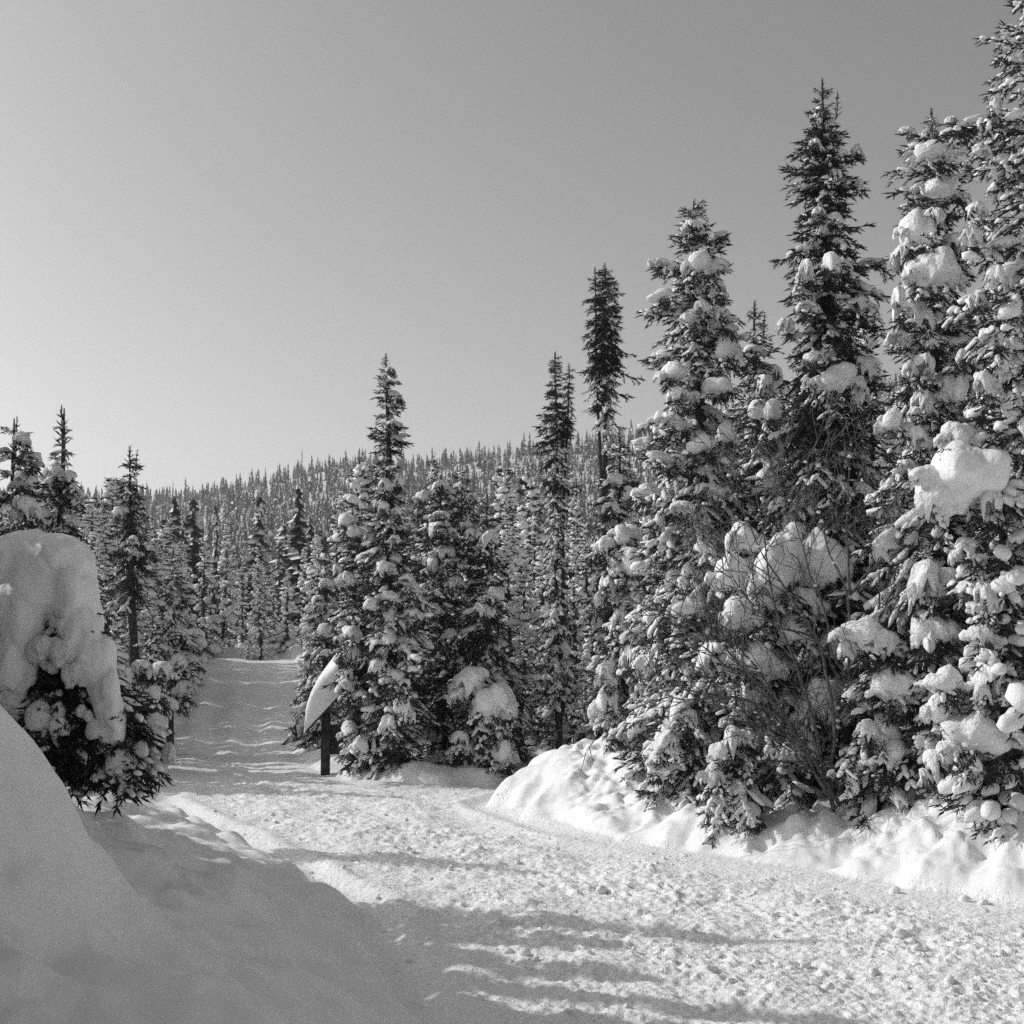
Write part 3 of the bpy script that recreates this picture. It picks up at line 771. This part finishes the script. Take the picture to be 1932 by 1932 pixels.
# the foreground tree under its dome of snow
def dome_tree():
    random.seed(4); d0 = 10.2; k = d0 / FPX
    c = at(95, 1500, d0); z0 = H(c.x, d0)
    t = thing("spruce_tree", "small spruce bowed under one great smooth dome of snow in the left foreground", "tree", (c.x, d0, z0))
    root = Vector((c.x, d0, z0))
    link("trunk", trunk_mesh(at(95, 1040, d0).z - z0, .06, 5), t)
    mb = MB()
    parts = [  # px, py, rx, ry, depth offset
        (70, 1085, 92, 90, .06), (100, 1082, 82, 76, .02), (30, 1100, 80, 95, .1), (118, 1110, 66, 74, 0), (70, 1130, 60, 60, -.12), (140, 1140, 48, 76, -.06), (20, 1150, 60, 80, -.06),
        (140, 1150, 40, 78, -.14), (160, 1205, 38, 68, -.2), (180, 1257, 36, 60, -.24), (196, 1302, 33, 50, -.26), (206, 1340, 27, 42, -.26), (42, 1195, 40, 70, -.18), (30, 1260, 44, 60, -.2), (212, 1380, 26, 44, -.22), (95, 1090, 95, 80, .28), (135, 1205, 52, 95, .15)]
    for i, (px, py, rx, ry, dd) in enumerate(parts):
        V, F = lump_shape(40 + i, 3, 2, flat=1.0, rag=.14, spread=.4)
        p = at(px, py, d0 + dd) - root
        mb.add(V * np.array([rx * k, (rx + ry) / 2 * k * .85, ry * k]) + np.array(p), F)
    o = link("snow_mantle", mb.mesh("snow_mantle", [M_CLUMP]), t)
    r = o.modifiers.new("remesh", 'REMESH'); r.mode = 'VOXEL'; r.voxel_size = .014; r.use_smooth_shade = True
    s = o.modifiers.new("smooth", 'SMOOTH'); s.factor = .5; s.iterations = 4
    for (px, py, w, h, dd) in [(78,1229,56,54,-.3),(125,1232,52,56,-.32),(142,1272,44,50,-.3),(95,1255,40,36,-.26),(191,1302,48,54,-.2),(70,1350,62,64,-.25),(30,1330,60,60,-.2),(110,1360,40,70,-.25),(220,1440,56,54,-.2),(262,1420,40,40,-.15),(285,1365,60,38,-.05),(318,1422,24,40,-.05),(185,1375,40,40,-.25),(160,1345,30,30,-.3),(112,1160,26,20,-.3),(155,1220,26,36,-.28),(245,1460,36,36,-.1),(300,1450,30,34,-.05)]:
        kk = (d0 + dd) / FPX; p = at(px, py, d0 + dd) - root
        put_clump(t, p, w * kk / 2 * 1.1, (w + h) / 4 * kk, h * kk / 2 * 1.1, random.uniform(-.5, .5), CAKES if w > 40 else LUMPS)
    # dark boughs in the hollow under the dome and sweeping out to the right
    for i in range(120):
        py = random.uniform(1165, 1440); px = random.uniform(75, 160) if py < 1330 else random.uniform(70, 215)
        base = at(px * .6 + 100 * .4, py - 20, d0 + .12) - root
        tip = at(px, py + random.uniform(0, 30), d0 - random.uniform(.08, .26)) - root
        v = tip - base
        put_bough(t, base, math.atan2(v.y, v.x) + random.uniform(-.3, .3), math.asin(max(-1, min(1, v.z / v.length))) + random.uniform(-.2, .1), min(.5, v.length * random.uniform(.9, 1.4)), random.choice(('bare', 'bare', 'light')))
    for i in range(75):
        py = random.uniform(1320, 1475); px = random.uniform(140, 300) if py > 1370 else random.uniform(200, 290)
        base = at(120 + (px - 120) * .45, py - 45, d0 + .1) - root
        tip = at(px, py + 15, d0 + random.uniform(-.25, .2)) - root
        v = tip - base
        put_bough(t, base, math.atan2(v.y, v.x), math.asin(max(-1, min(1, v.z / v.length))) + random.uniform(-.1, .25), v.length * random.uniform(.9, 1.1), random.choice(('bare', 'light', 'snowy')))
dome_tree()

# ---------------------------------------------------------------- roofed notice board
def box(mb, c, s, m=0):
    x, y, z = np.array(s) / 2
    V = np.array([(a * x, b_ * y, d * z) for a in (-1, 1) for b_ in (-1, 1) for d in (-1, 1)]) + np.array(c)
    F = np.array([(0, 1, 3), (0, 3, 2), (4, 6, 7), (4, 7, 5), (0, 4, 5), (0, 5, 1), (2, 3, 7), (2, 7, 6), (0, 2, 6), (0, 6, 4), (1, 5, 7), (1, 7, 3)])
    mb.add(V, F, m, False)

def bevelled(mb_, name, mats, parent, bev=.008):
    o = link(name, mb_.mesh(name, mats), parent)
    bv = o.modifiers.new("bevel", 'BEVEL'); bv.width = bev; bv.segments = 2
    return o

def notice_board():
    d = 25.0; mid = at(668, 1437, d); gz = H(mid.x, d) - .03
    t = thing("notice_board", "small dark roofed board with a deep slab of snow at the road side", "shelter", (mid.x, d, gz))
    t.rotation_euler.z = math.radians(6)
    k = d / FPX
    eave_z = at(583, 1376, d).z - gz; slope = math.radians(47); half = (668 - 583) * k
    ridge = eave_z + half * math.tan(slope)
    for sx in (-.5, .5):
        m = MB(); zt = ridge - abs(sx) * math.tan(slope) - .03
        box(m, (sx, 0, zt / 2 - .1), (.16, .16, zt + .2)); bevelled(m, "post", [M_WOOD], t)
    m = MB(); box(m, (0, .0, eave_z * .55 + .12), (.835, .05, eave_z * .8)); bevelled(m, "panel", [M_WOOD], t)
    for s in (-1, 1):
        for j in range(5):                 # roof boards
            m = MB(); w = half / math.cos(slope) / 5
            box(m, (0, 0, 0), (w - .006, 1.0, .035))
            o = bevelled(m, "roof_board", [M_WOOD], t, .004)
            q = (j + .5) * w
            o.location = (s * q * math.cos(slope), 0, ridge - q * math.sin(slope) + .018 + (j % 2) * .003); o.rotation_euler.y = s * slope
    m = MB(); nu, nv = 36, 20
    us = np.linspace(-1, 1, nu); vs = np.linspace(-1, 1, nv); U, Vv = np.meshgrid(us, vs, indexing='ij')
    x = U * (half + .06); y = Vv * .55
    gab = ridge - np.abs(x) * math.tan(slope) + .045
    e = np.clip(1 - np.abs(U) ** 5, 0, 1) ** .45 * np.clip(1 - np.abs(Vv) ** 6, 0, 1) ** .4
    th = (.80 + .12 * fbm(x * 2, y * 2, 91, 2)) * e
    thx = th * (1 - .28 * np.abs(U))
    xb = x * (1 + .06 * e)
    top = np.stack([xb, y * (1 + .08 * e), gab + thx], -1).reshape(-1, 3); bot = np.stack([x, y, gab], -1).reshape(-1, 3)
    idx = np.arange(nu * nv).reshape(nu, nv); n = nu * nv
    a, b2, c2, d2 = idx[:-1, :-1].ravel(), idx[1:, :-1].ravel(), idx[1:, 1:].ravel(), idx[:-1, 1:].ravel()
    F = np.concatenate([np.stack([a, b2, c2], 1), np.stack([a, c2, d2], 1), np.stack([a, c2, b2], 1) + n, np.stack([a, d2, c2], 1) + n])
    m.add(np.concatenate([top, bot]), F)
    link("snow_cap", m.mesh("snow_cap", [M_CLUMP]), t)
notice_board()

# ---------------------------------------------------------------- bare shrub
def shrub(label, stems, depth, twigs, seed, spread=.35, r0=.02):
    g = np.random.default_rng(seed)
    base = at(stems[0][0][0], stems[0][0][1], depth)
    t = thing("bare_shrub", label, "shrub", (base.x, depth, H(base.x, depth) - .05))
    root = np.array(t.location)
    snow = MB()
    for si, st in enumerate(stems):
        mb = MB(); n = len(st)
        dep = depth + g.uniform(-spread, spread)
        P = np.array([at(px, py, depth + (dep - depth) * i / (n - 1)) for i, (px, py) in enumerate(st)]) - root
        if si == 0: P[0][2] = -.05
        # smooth
        tt = np.linspace(0, n - 1, n * 4); Q = np.stack([np.interp(tt, np.arange(n), P[:, a]) for a in range(3)], 1)
        Q[1:-1] += g.normal(0, .022, (len(Q) - 2, 3))
        for _ in range(2): Q[1:-1] = Q[1:-1] * .5 + (Q[:-2] + Q[2:]) * .25
        tl = st[0][1]; r_base = r0 * (1.0 if tl > 1350 else .72)
        R = r_base * (1 - np.linspace(0, 1, len(Q)) * .85)
        tube(Q, R, 6, 0, mb)
        def sub(p, d, L, r, lev):
            m_ = max(4, int(L / .07)); pts = [p]; dd = d / np.linalg.norm(d)
            for _ in range(m_):
                dd = dd + g.normal(0, .10, 3) + np.array([0, 0, .05]); dd /= np.linalg.norm(dd); pts.append(pts[-1] + dd * L / m_)
                if lev < 2 and g.random() < .32:
                    s = g.normal(0, 1, 3); s -= dd * (s @ dd); s /= np.linalg.norm(s)
                    sub(pts[-1], dd * .8 + s * .7, L * g.uniform(.3, .6), r * .6, lev + 1)
            tube(pts, np.linspace(max(r, .0055), .0028, len(pts)), 4, 0, mb)
        for i in range(twigs):
            j = int(len(Q) * (.42 + .58 * i / twigs)); j = min(j, len(Q) - 2)
            d = Q[j + 1] - Q[j - 1]; d /= np.linalg.norm(d); s = g.normal(0, 1, 3) * np.array([1, .6, .5]); s -= d * (s @ d); s /= np.linalg.norm(s)
            sub(Q[j], d * .8 + s * .75, g.uniform(.25, .95), R[j] * .5 + .0012, 0)
            if g.random() < .5:
                V, F = TINY[g.integers(8)]; w = g.uniform(.008, .02)
                snow.add(Q[j] + np.array([0, 0, w * .5]) + V * np.array([w * 1.3, w, w]), F)
        link("stem", mb.mesh("stem", [M_STEM]), t)
    if snow.n: link("snow_bits", snow.mesh("snow_bits", [M_SNOW]), t)['kind'] = 'stuff'
shrub("leafless many-stemmed shrub standing on the right bank before the snowy spruces", [
    [(1582, 1515), (1548, 1452), (1520, 1405), (1500, 1372)], [(1566, 1500), (1545, 1400), (1510, 1270), (1455, 1140), (1440, 1000), (1425, 890)], [(1588, 1505), (1606, 1400), (1642, 1250), (1662, 1100), (1655, 960)], [(1560, 1495), (1520, 1420), (1450, 1290), (1380, 1205), (1300, 1160)], [(1572, 1508), (1570, 1440), (1577, 1395), (1586, 1335), (1602, 1284)], [(1596, 1505), (1560, 1450), (1500, 1390), (1440, 1345), (1360, 1330)], [(1578, 1525), (1540, 1455), (1498, 1420), (1470, 1390)],
    [(1584, 1520), (1517, 1404), (1473, 1346), (1406, 1270), (1357, 1199), (1322, 1110), (1290, 1030)],
    [(1560, 1500), (1577, 1395), (1566, 1279), (1544, 1208), (1495, 1132), (1428, 1026), (1400, 960), (1370, 880)],
    [(1602, 1284), (1571, 1230), (1553, 1137), (1517, 1057), (1495, 960), (1470, 850)],
    [(1602, 1284), (1604, 1123), (1562, 1034), (1540, 968), (1515, 850)],
    [(1604, 1123), (1600, 1021), (1602, 932), (1610, 820)],
    [(1499, 1370), (1410, 1315), (1295, 1322), (1230, 1300)],
    [(1406, 1270), (1340, 1240), (1270, 1150)],
    [(1604, 1123), (1650, 1070), (1700, 1010), (1730, 960)],
    [(1544, 1208), (1460, 1180), (1380, 1090), (1350, 1000)],
    [(1566, 1240), (1700, 1240), (1760, 1170)]], 15.65, 12, 77, .25, .024)

# ---------------------------------------------------------------- middle-distance spruces: eight shapes, shared
def mid_tree(seed, h, R, snowy):
    """trunk, crown and snow meshes of one spruce"""
    g = np.random.default_rng(seed)
    tr = trunk_mesh(h, .1, seed, (0, 0), 6)
    cr = MB(); sn = MB()
    O = []; D = []; LL = []; RR = []
    z = h * .985
    O.append((0, 0, h * .96)); D.append((0, 0, 1)); LL.append(.35); RR.append(.03)
    lump = g.uniform(0, 9)
    while z > .1 * h * g.uniform(.3, 1):
        f = (h - z) / h
        r = R * (f ** .8) * (1 + .22 * math.sin(z * 2.6 + lump)) + .06
        for j in range(int(4 + 3 * min(1, r))):
            a = g.uniform(0, 6.283); L = r * g.uniform(.6, 1.2); dz = .5 * (1 - min(1, f * 4)) - .38 * min(1, f * 2) + g.uniform(-.15, .15)
            d = np.array([math.cos(a), math.sin(a), dz]); sd = np.array([-math.sin(a), math.cos(a), 0])
            n = max(3, int(L / .075))
            for q in range(n):
                t = (q + .5) / n
                p = np.array([0, 0, z]) + d * L * t - np.array([0, 0, .12 * L * t * t])
                O.append(p); D.append(d + sd * g.choice((-1, 1)) * g.uniform(.2, 1.1) + np.array([0, 0, g.uniform(-.7, .3)])); LL.append(g.uniform(.12, .24)); RR.append(g.uniform(.014, .026))
            if g.random() < snowy:
                w = (.05 + .16 * L) * g.uniform(.6, 1.35); t = g.uniform(.45, .95)
                p = np.array([0, 0, z + w * .45]) + d * L * t
                V, F = SMALL[g.integers(10)]
                sn.add(p + (V * np.array([w * 1.35, w, w * .8])) @ frame(d).T, F)
            if g.random() < .55:
                w = .045 * g.uniform(.6, 1.4); t = g.uniform(.3, 1)
                V, F = TINY[g.integers(8)]
                sn.add(np.array([0, 0, z + .02]) + d * L * t + (V * np.array([w * 2.4, w, w * .7])) @ frame(d).T, F)
        z -= .15 * g.uniform(.7, 1.3) * (.5 + min(.6, r))
    shoots_to(cr, O, D, LL, RR, 3, 3, 0, g)
    return tr, cr.mesh("crown", [M_NEEDLE]), sn.mesh("snow", [M_SNOW])
MID = [mid_tree(60 + i, h, R, s) for i, (h, R, s) in enumerate([(7, .95, .55), (6.2, .85, .7), (7.6, .9, .4), (5, .9, .75), (6.6, .7, .5), (8, .8, .35), (4, .85, .8), (6, 1.05, .6)])]
MIDH = [7, 6.2, 7.6, 5, 6.6, 8, 4, 6]

placed = []
def mid(x, y, hgt, k, label, group, wide=1.0):
    me = MID[k]; s = hgt / MIDH[k]
    t = thing("spruce_tree", label, "tree", (x, y, H(x, y) - .1), group)
    t.rotation_euler = (random.uniform(-.03, .03), random.uniform(-.03, .03), random.uniform(0, 6.28)); t.scale = (s * wide * random.uniform(.9, 1.1),) * 2 + (s,)
    for nm, m in zip(("trunk", "crown", "snow"), me): link(nm, m, t)
    placed.append((x, y))

# the row that closes the road
for (px, py, dep, k, lab) in [(385, 1015, 77, 7, "snowy spruce at the far road end with a snow ball for a tip"), (425, 980, 79, 0, "tallest spruce in the row closing the far road end"),
        (495, 1030, 76, 4, "dark narrow spruce standing last on the right of the row closing the road"), (345, 1022, 78, 1, "spruce at the left end of the row closing the road"),
        (460, 1045, 82, 2, "thin spruce set back between two trees at the far road end"), (543, 1075, 77, 3, "round snow-plastered spruce at the inner side of the far bend"),
        (575, 1030, 84, 0, "pale spruce just past the far bend beside the middle clump"), (468, 1205, 75.5, 6, "tiny snow stump of a spruce at the far road end"),
        (568, 1185, 75.5, 6, "small white hooded spruce at the right of the far bend"), (310, 1000, 70, 5, "spruce rising behind the roadside bushes left of the far bend"), (520, 1060, 86, 5, "slim spruce behind the gap at the far bend")]:
    p = at(px, py, dep); hgt = p.z - H(p.x, dep)
    mid(p.x, dep, hgt, k, lab, "spruces closing the far end of the road")

# undergrowth row behind the clump and behind the right-hand trees
LB = "snow-hung spruce in the thicket behind the lone slender trunk"
for (px, py, dep, k) in [(965, 1000, 30, 1), (990, 1050, 27.5, 3), (1020, 1010, 32, 7), (1085, 1030, 30, 1), (1110, 980, 33, 0), (960, 935, 36, 4), (1010, 955, 38, 2), (1095, 940, 38, 5), (1040, 1180, 27.4, 6), (1085, 1230, 26.8, 6), (985, 1180, 27, 3), (1120, 1130, 28, 3), (690, 1000, 31, 2), (770, 960, 33, 5), (1000, 1270, 26.6, 6), (1100, 1290, 26.2, 6), (1035, 1310, 26.2, 6)]:
    p = at(px, py, dep); mid(p.x, dep, p.z - H(p.x, dep), k, LB if px > 900 else "dark spruce showing between the tallest clump tree and the roofed board" if px < 720 else "dark spruce standing right behind the snowball-tipped clump tree", "thicket behind the middle clump")
LR = "spruce in the dense dark stand behind the right-hand bank trees"
for (px, py, dep, k) in [(1390, 760, 22, 2), (1260, 900, 23, 0), (1480, 700, 21, 5), (1660, 600, 20, 0), (1840, 560, 17, 5), (1640, 760, 19, 4), (1690, 700, 22, 2), (1530, 900, 20, 7), (1330, 950, 21, 1), (1430, 920, 20, 3), (1740, 900, 17, 7), (1820, 850, 16, 0), (1590, 1000, 18, 7), (1660, 950, 17, 3), (1215, 1040, 24, 3), (1270, 1080, 21, 6), (1520, 1120, 17.5, 6), (1610, 1150, 17, 6), (1700, 1090, 16.5, 3), (1880, 700, 14, 0), (1450, 1150, 18, 6), (1350, 1150, 19, 3), (1930, 500, 16, 5), (1780, 1150, 15.5, 6), (1860, 1050, 14, 3)]:
    p = at(px, py, dep); mid(p.x, dep, p.z - H(p.x, dep), k, LR, "dark stand behind the right-hand trees")
LL_ = "snowy spruce in the roadside forest left of the far road"
for (px, py, dep, k) in [(60, 1010, 30, 0), (180, 1000, 36, 1), (205, 1060, 30, 3), (290, 1010, 42, 4), (350, 1090, 34, 7), (310, 1080, 40, 1), (150, 960, 45, 2), (265, 1040, 50, 0), (330, 1120, 48, 3), (90, 1080, 24, 3), (215, 1150, 25.5, 6), (235, 1100, 33, 1), (20, 950, 24, 2), (345, 1190, 32, 6)]:
    p = at(px, py, dep)
    if road_sd(np.array([p.x]), np.array([dep]))[0] > .6: mid(p.x, dep, p.z - H(p.x, dep), k, LL_, "roadside forest left of the far road")
# trees beyond the left edge of the picture: the stand whose shade lies over the bank and the road
for (x, y, hh, k) in [(-4.2, 7.5, 3.7, 3), (-4.8, 8.9, 3.9, 7), (-3.8, 6.2, 3.4, 3), (-3.5, 5.0, 3.2, 3), (-5.3, 8.0, 4.6, 7), (-4.9, 7.4, 4.4, 1), (-4.4, 5.9, 4.2, 7), (-5.9, 10.0, 4.0, 3), (-4.9, 6.6, 3.4, 7), (-4.3, 5.2, 3, 3), (-6.6, 11.6, 4.4, 7), (-6.4, 9.0, 4.2, 1), (-3.4, 3.4, 2.4, 6), (-5.6, 5.6, 4, 7), (-5.75, 13.7, 3.6, 3), (-5.3, 12.7, 3.3, 3), (-5.1, 10.9, 4.0, 3), (-5.7, 12.0, 3.2, 7), (-4.6, 9.8, 3.4, 3)]:
    mid(x, y, hh, k, "snowy spruce beyond the left edge of the picture", "stand beyond the left bank", 1.5)
random.seed(8); yy = 24.0
while yy < 76:
    xe = float(np.interp(yy, [20.5, 27.6, 35, 50, 75], [-5.2, -6.7, -8.3, -11.3, -16.8]))
    for off in (1.15, 3.0, 5.4):
        mid(xe - off + random.uniform(-.3, .3) - (.6 if yy < 30 else 0), yy + random.uniform(-.4, .4), (4.2 if off < 2 else 5.0) * random.uniform(.88, 1.12) * float(np.clip(yy / 36, .66, 1.32)), random.choice((1, 3, 7, 7, 0)), LL_, "roadside forest left of the far road", 1.25 if off < 4 else 1.1)
    yy += 1.45 + .012 * yy
# hill foot: single spruces as far as they can be told apart
n_mid = 0; r = 31.0; cand = []
g2 = np.random.default_rng(5)
while r < 150:
    step = 3.3 + .012 * r
    a = -.40
    while a < .26:
        rr = r + g2.uniform(-.45, .45) * step; aa = a + g2.uniform(-.4, .4) * step / r
        cand.append((rr * math.sin(aa), rr * math.cos(aa)))
        a += step / r
    r += step
cx = np.array(cand); ok = road_sd(cx[:, 0], cx[:, 1]) > 1.3
cx = cx[ok & (cx[:, 1] > 29)]
LF = "snow-dusted spruce in the forest at the foot of the far hill"
for x, y in cx:
    if n_mid >= 135: break
    if any((x - a) ** 2 + (y - c) ** 2 < 2.6 for a, c in placed): continue
    k = int(g2.integers(8))
    mid(x, y, g2.uniform(4.2, 7.6), k, LF, "forest at the hill foot"); n_mid += 1
R_STUFF = math.hypot(*placed[-1]) - 3

# hillside: thousands of small spruces reading as one wood
def hillside():
    g = np.random.default_rng(9)
    Vs = []; Fs = []; Ms = []; n0 = 0
    r = R_STUFF; pts = []
    while r < 690:
        step = 2.55 + .0022 * r
        aa = np.arange(-.44, .34, step / r)
        for a in aa + g.uniform(-.45, .45, len(aa)) * step / r: pts.append((r + g.uniform(-.5, .5) * step, a))
        r += step * (1.0 if r < 350 else 1.25)
    pts = np.array(pts); x = pts[:, 0] * np.sin(pts[:, 1]); y = pts[:, 0] * np.cos(pts[:, 1])
    keep = np.ones(len(x), bool)
    pl = np.array(placed)
    near = pts[:, 0] < 170
    for i in np.where(near)[0]:
        if ((pl[:, 0] - x[i]) ** 2 + (pl[:, 1] - y[i]) ** 2).min() < 4: keep[i] = False
    x = x[keep]; y = y[keep]; rad = pts[keep, 0]
    z = height(x, y, False) - .2
    for i in range(len(x)):
        snag = g.random() < .06
        h = float(np.clip(5.6 * math.exp(g.normal(0, .32)), 2.4, 12)) * (1.3 if snag else 1); R = h * (.05 if snag else g.uniform(.10, .19))
        nl = int(np.clip(3600 / rad[i], 9, 34)); k = 10 if rad[i] < 170 else 7 if rad[i] < 260 else 6
        f = (np.arange(nl) + g.uniform(-.2, .2, nl)) / nl
        zt = h * (1 - .92 * np.clip(f - .06, 0, 1)); rr = R * (.1 + np.clip(f, 0, 1) ** .85 * 1.05)
        a = np.arange(k) / k * 6.283 + g.uniform(0, 6.28, (nl, 1))
        jag = g.uniform(.45, 1.35, (nl, k))
        ring = np.stack([np.cos(a) * rr[:, None] * jag, np.sin(a) * rr[:, None] * jag, (zt - h * 1.25 / nl)[:, None] + g.uniform(-.1, .1, (nl, k)) * h / nl * 3], -1)
        apex = np.stack([g.normal(0, .04, nl), g.normal(0, .04, nl), zt + .15 * h / nl], -1)
        V = np.concatenate([apex[:, None], ring], 1).reshape(-1, 3) + np.array([x[i], y[i], z[i]])
        j = np.arange(k)
        F = np.stack([np.zeros(k, int), 1 + j, 1 + (j + 1) % k], 1)[None] + (np.arange(nl) * (k + 1))[:, None, None]
        F = F.reshape(-1, 3)
        Vs.append(V); Fs.append(F + n0); Ms.append((g.random(len(F)) < g.uniform(.05, .27) + .16 * float(np.clip((230 - rad[i]) / 80, 0, 1))).astype(int)); n0 += len(V)
    me = mesh_np("hillside_forest", np.concatenate(Vs), np.concatenate(Fs), [M_NEEDLE, M_SNOW], np.concatenate(Ms), False)
    o = link("hillside_forest", me); o['kind'] = 'stuff'
    o['label'] = "snow-speckled spruce wood covering the far hill up to its ridge"; o['category'] = "forest"
    print("hill trees", len(x), "tris", sum(map(len, Fs)))
hillside()

# ---------------------------------------------------------------- loose snow on the road
def clods():
    g = np.random.default_rng(3); mb = MB()
    P = []
    while len(P) < 5200:
        y = 7.5 + 17 * g.random() ** 1.5; x = g.uniform(-5, 6)
        P.append((x, y))
    P = np.array(P); sd = road_sd(P[:, 0], P[:, 1]); P = P[sd < -.1]; 
    dens = fbm(P[:, 0] * .9, P[:, 1] * .9, 15, 2); P = P[g.random(len(P)) < .35 + .9 * dens]
    Z = height(P[:, 0], P[:, 1])
    for (x, y), z in zip(P, Z):
        s = .009 + .022 * g.random() ** 3
        V, F = TINY[g.integers(8)]
        a = g.uniform(0, 6.28); c, s_ = math.cos(a), math.sin(a)
        V = V * np.array([s * g.uniform(.8, 1.6), s, s * g.uniform(.5, .9)])
        V = np.stack([V[:, 0] * c - V[:, 1] * s_, V[:, 0] * s_ + V[:, 1] * c, V[:, 2]], 1)
        mb.add(V + np.array([x, y, z + s * .25]), F, 0, False)
    o = link("loose_snow", mb.mesh("loose_snow", [M_ROAD])); o['kind'] = 'stuff'
clods()
for (px, py, w) in [(1135, 1680, 20), (1125, 1672, 14), (1205, 1725, 24), (1222, 1730, 16), (905, 1605, 20), (870, 1610, 16), (1075, 1770, 14), (985, 1735, 16), (1230, 1640, 20), (1630, 1720, 18), (1648, 1722, 16), (1690, 1685, 22), (1820, 1700, 20), (1855, 1705, 16), (990, 1800, 26), (1010, 1812, 18), (1380, 1850, 20), (1650, 1840, 26), (1520, 1825, 20), (1730, 1790, 18), (1480, 1760, 16), (1340, 1830, 16), (1560, 1868, 22), (1790, 1850, 20), (960, 1795, 18), (770, 1600, 14), (850, 1640, 14), (1700, 1760, 20), (1420, 1690, 14), (1540, 1700, 16)]:
    v = at(px, py, 10) - Vector((0, 0, EYE)); 
    d = 10.0
    for _ in range(6):
        p = at(px, py, d); gz = float(height(np.array([p.x]), np.array([d]))[0]); d *= (EYE - gz) / (EYE - p.z)
    p = at(px, py, d); s = w * d / FPX / 2
    V, F = SMALL[random.randrange(10)]
    me = mesh_np("snow_chunk", V * np.array([s * random.uniform(1, 1.4), s, s * .75]), F, [M_ROAD])
    o = link("snow_chunk", me); o.location = (p.x, d, float(height(np.array([p.x]), np.array([d]))[0]) + s * .35); o.rotation_euler.z = random.uniform(0, 6.28)
    tag(o, "loose white snow lump lying on the chewed-up snow road", "snow lump", "loose snow lumps on the road")

# ---------------------------------------------------------------- thin frosty air
mh = bpy.data.materials.new("haze"); mh.use_nodes = True
hn = mh.node_tree; hn.nodes.clear()
pv = hn.nodes.new("ShaderNodeVolumePrincipled"); pv.inputs['Color'].default_value = (.9, .9, .9, 1); pv.inputs['Density'].default_value = HAZE
pv.inputs['Anisotropy'].default_value = .3
ho = hn.nodes.new("ShaderNodeOutputMaterial"); hn.links.new(pv.outputs[0], ho.inputs['Volume'])
m = MB(); box(m, (0, 0, 72), (7400, 7400, 156))
hz = link("haze", m.mesh("haze", [mh])); hz['kind'] = 'stuff'
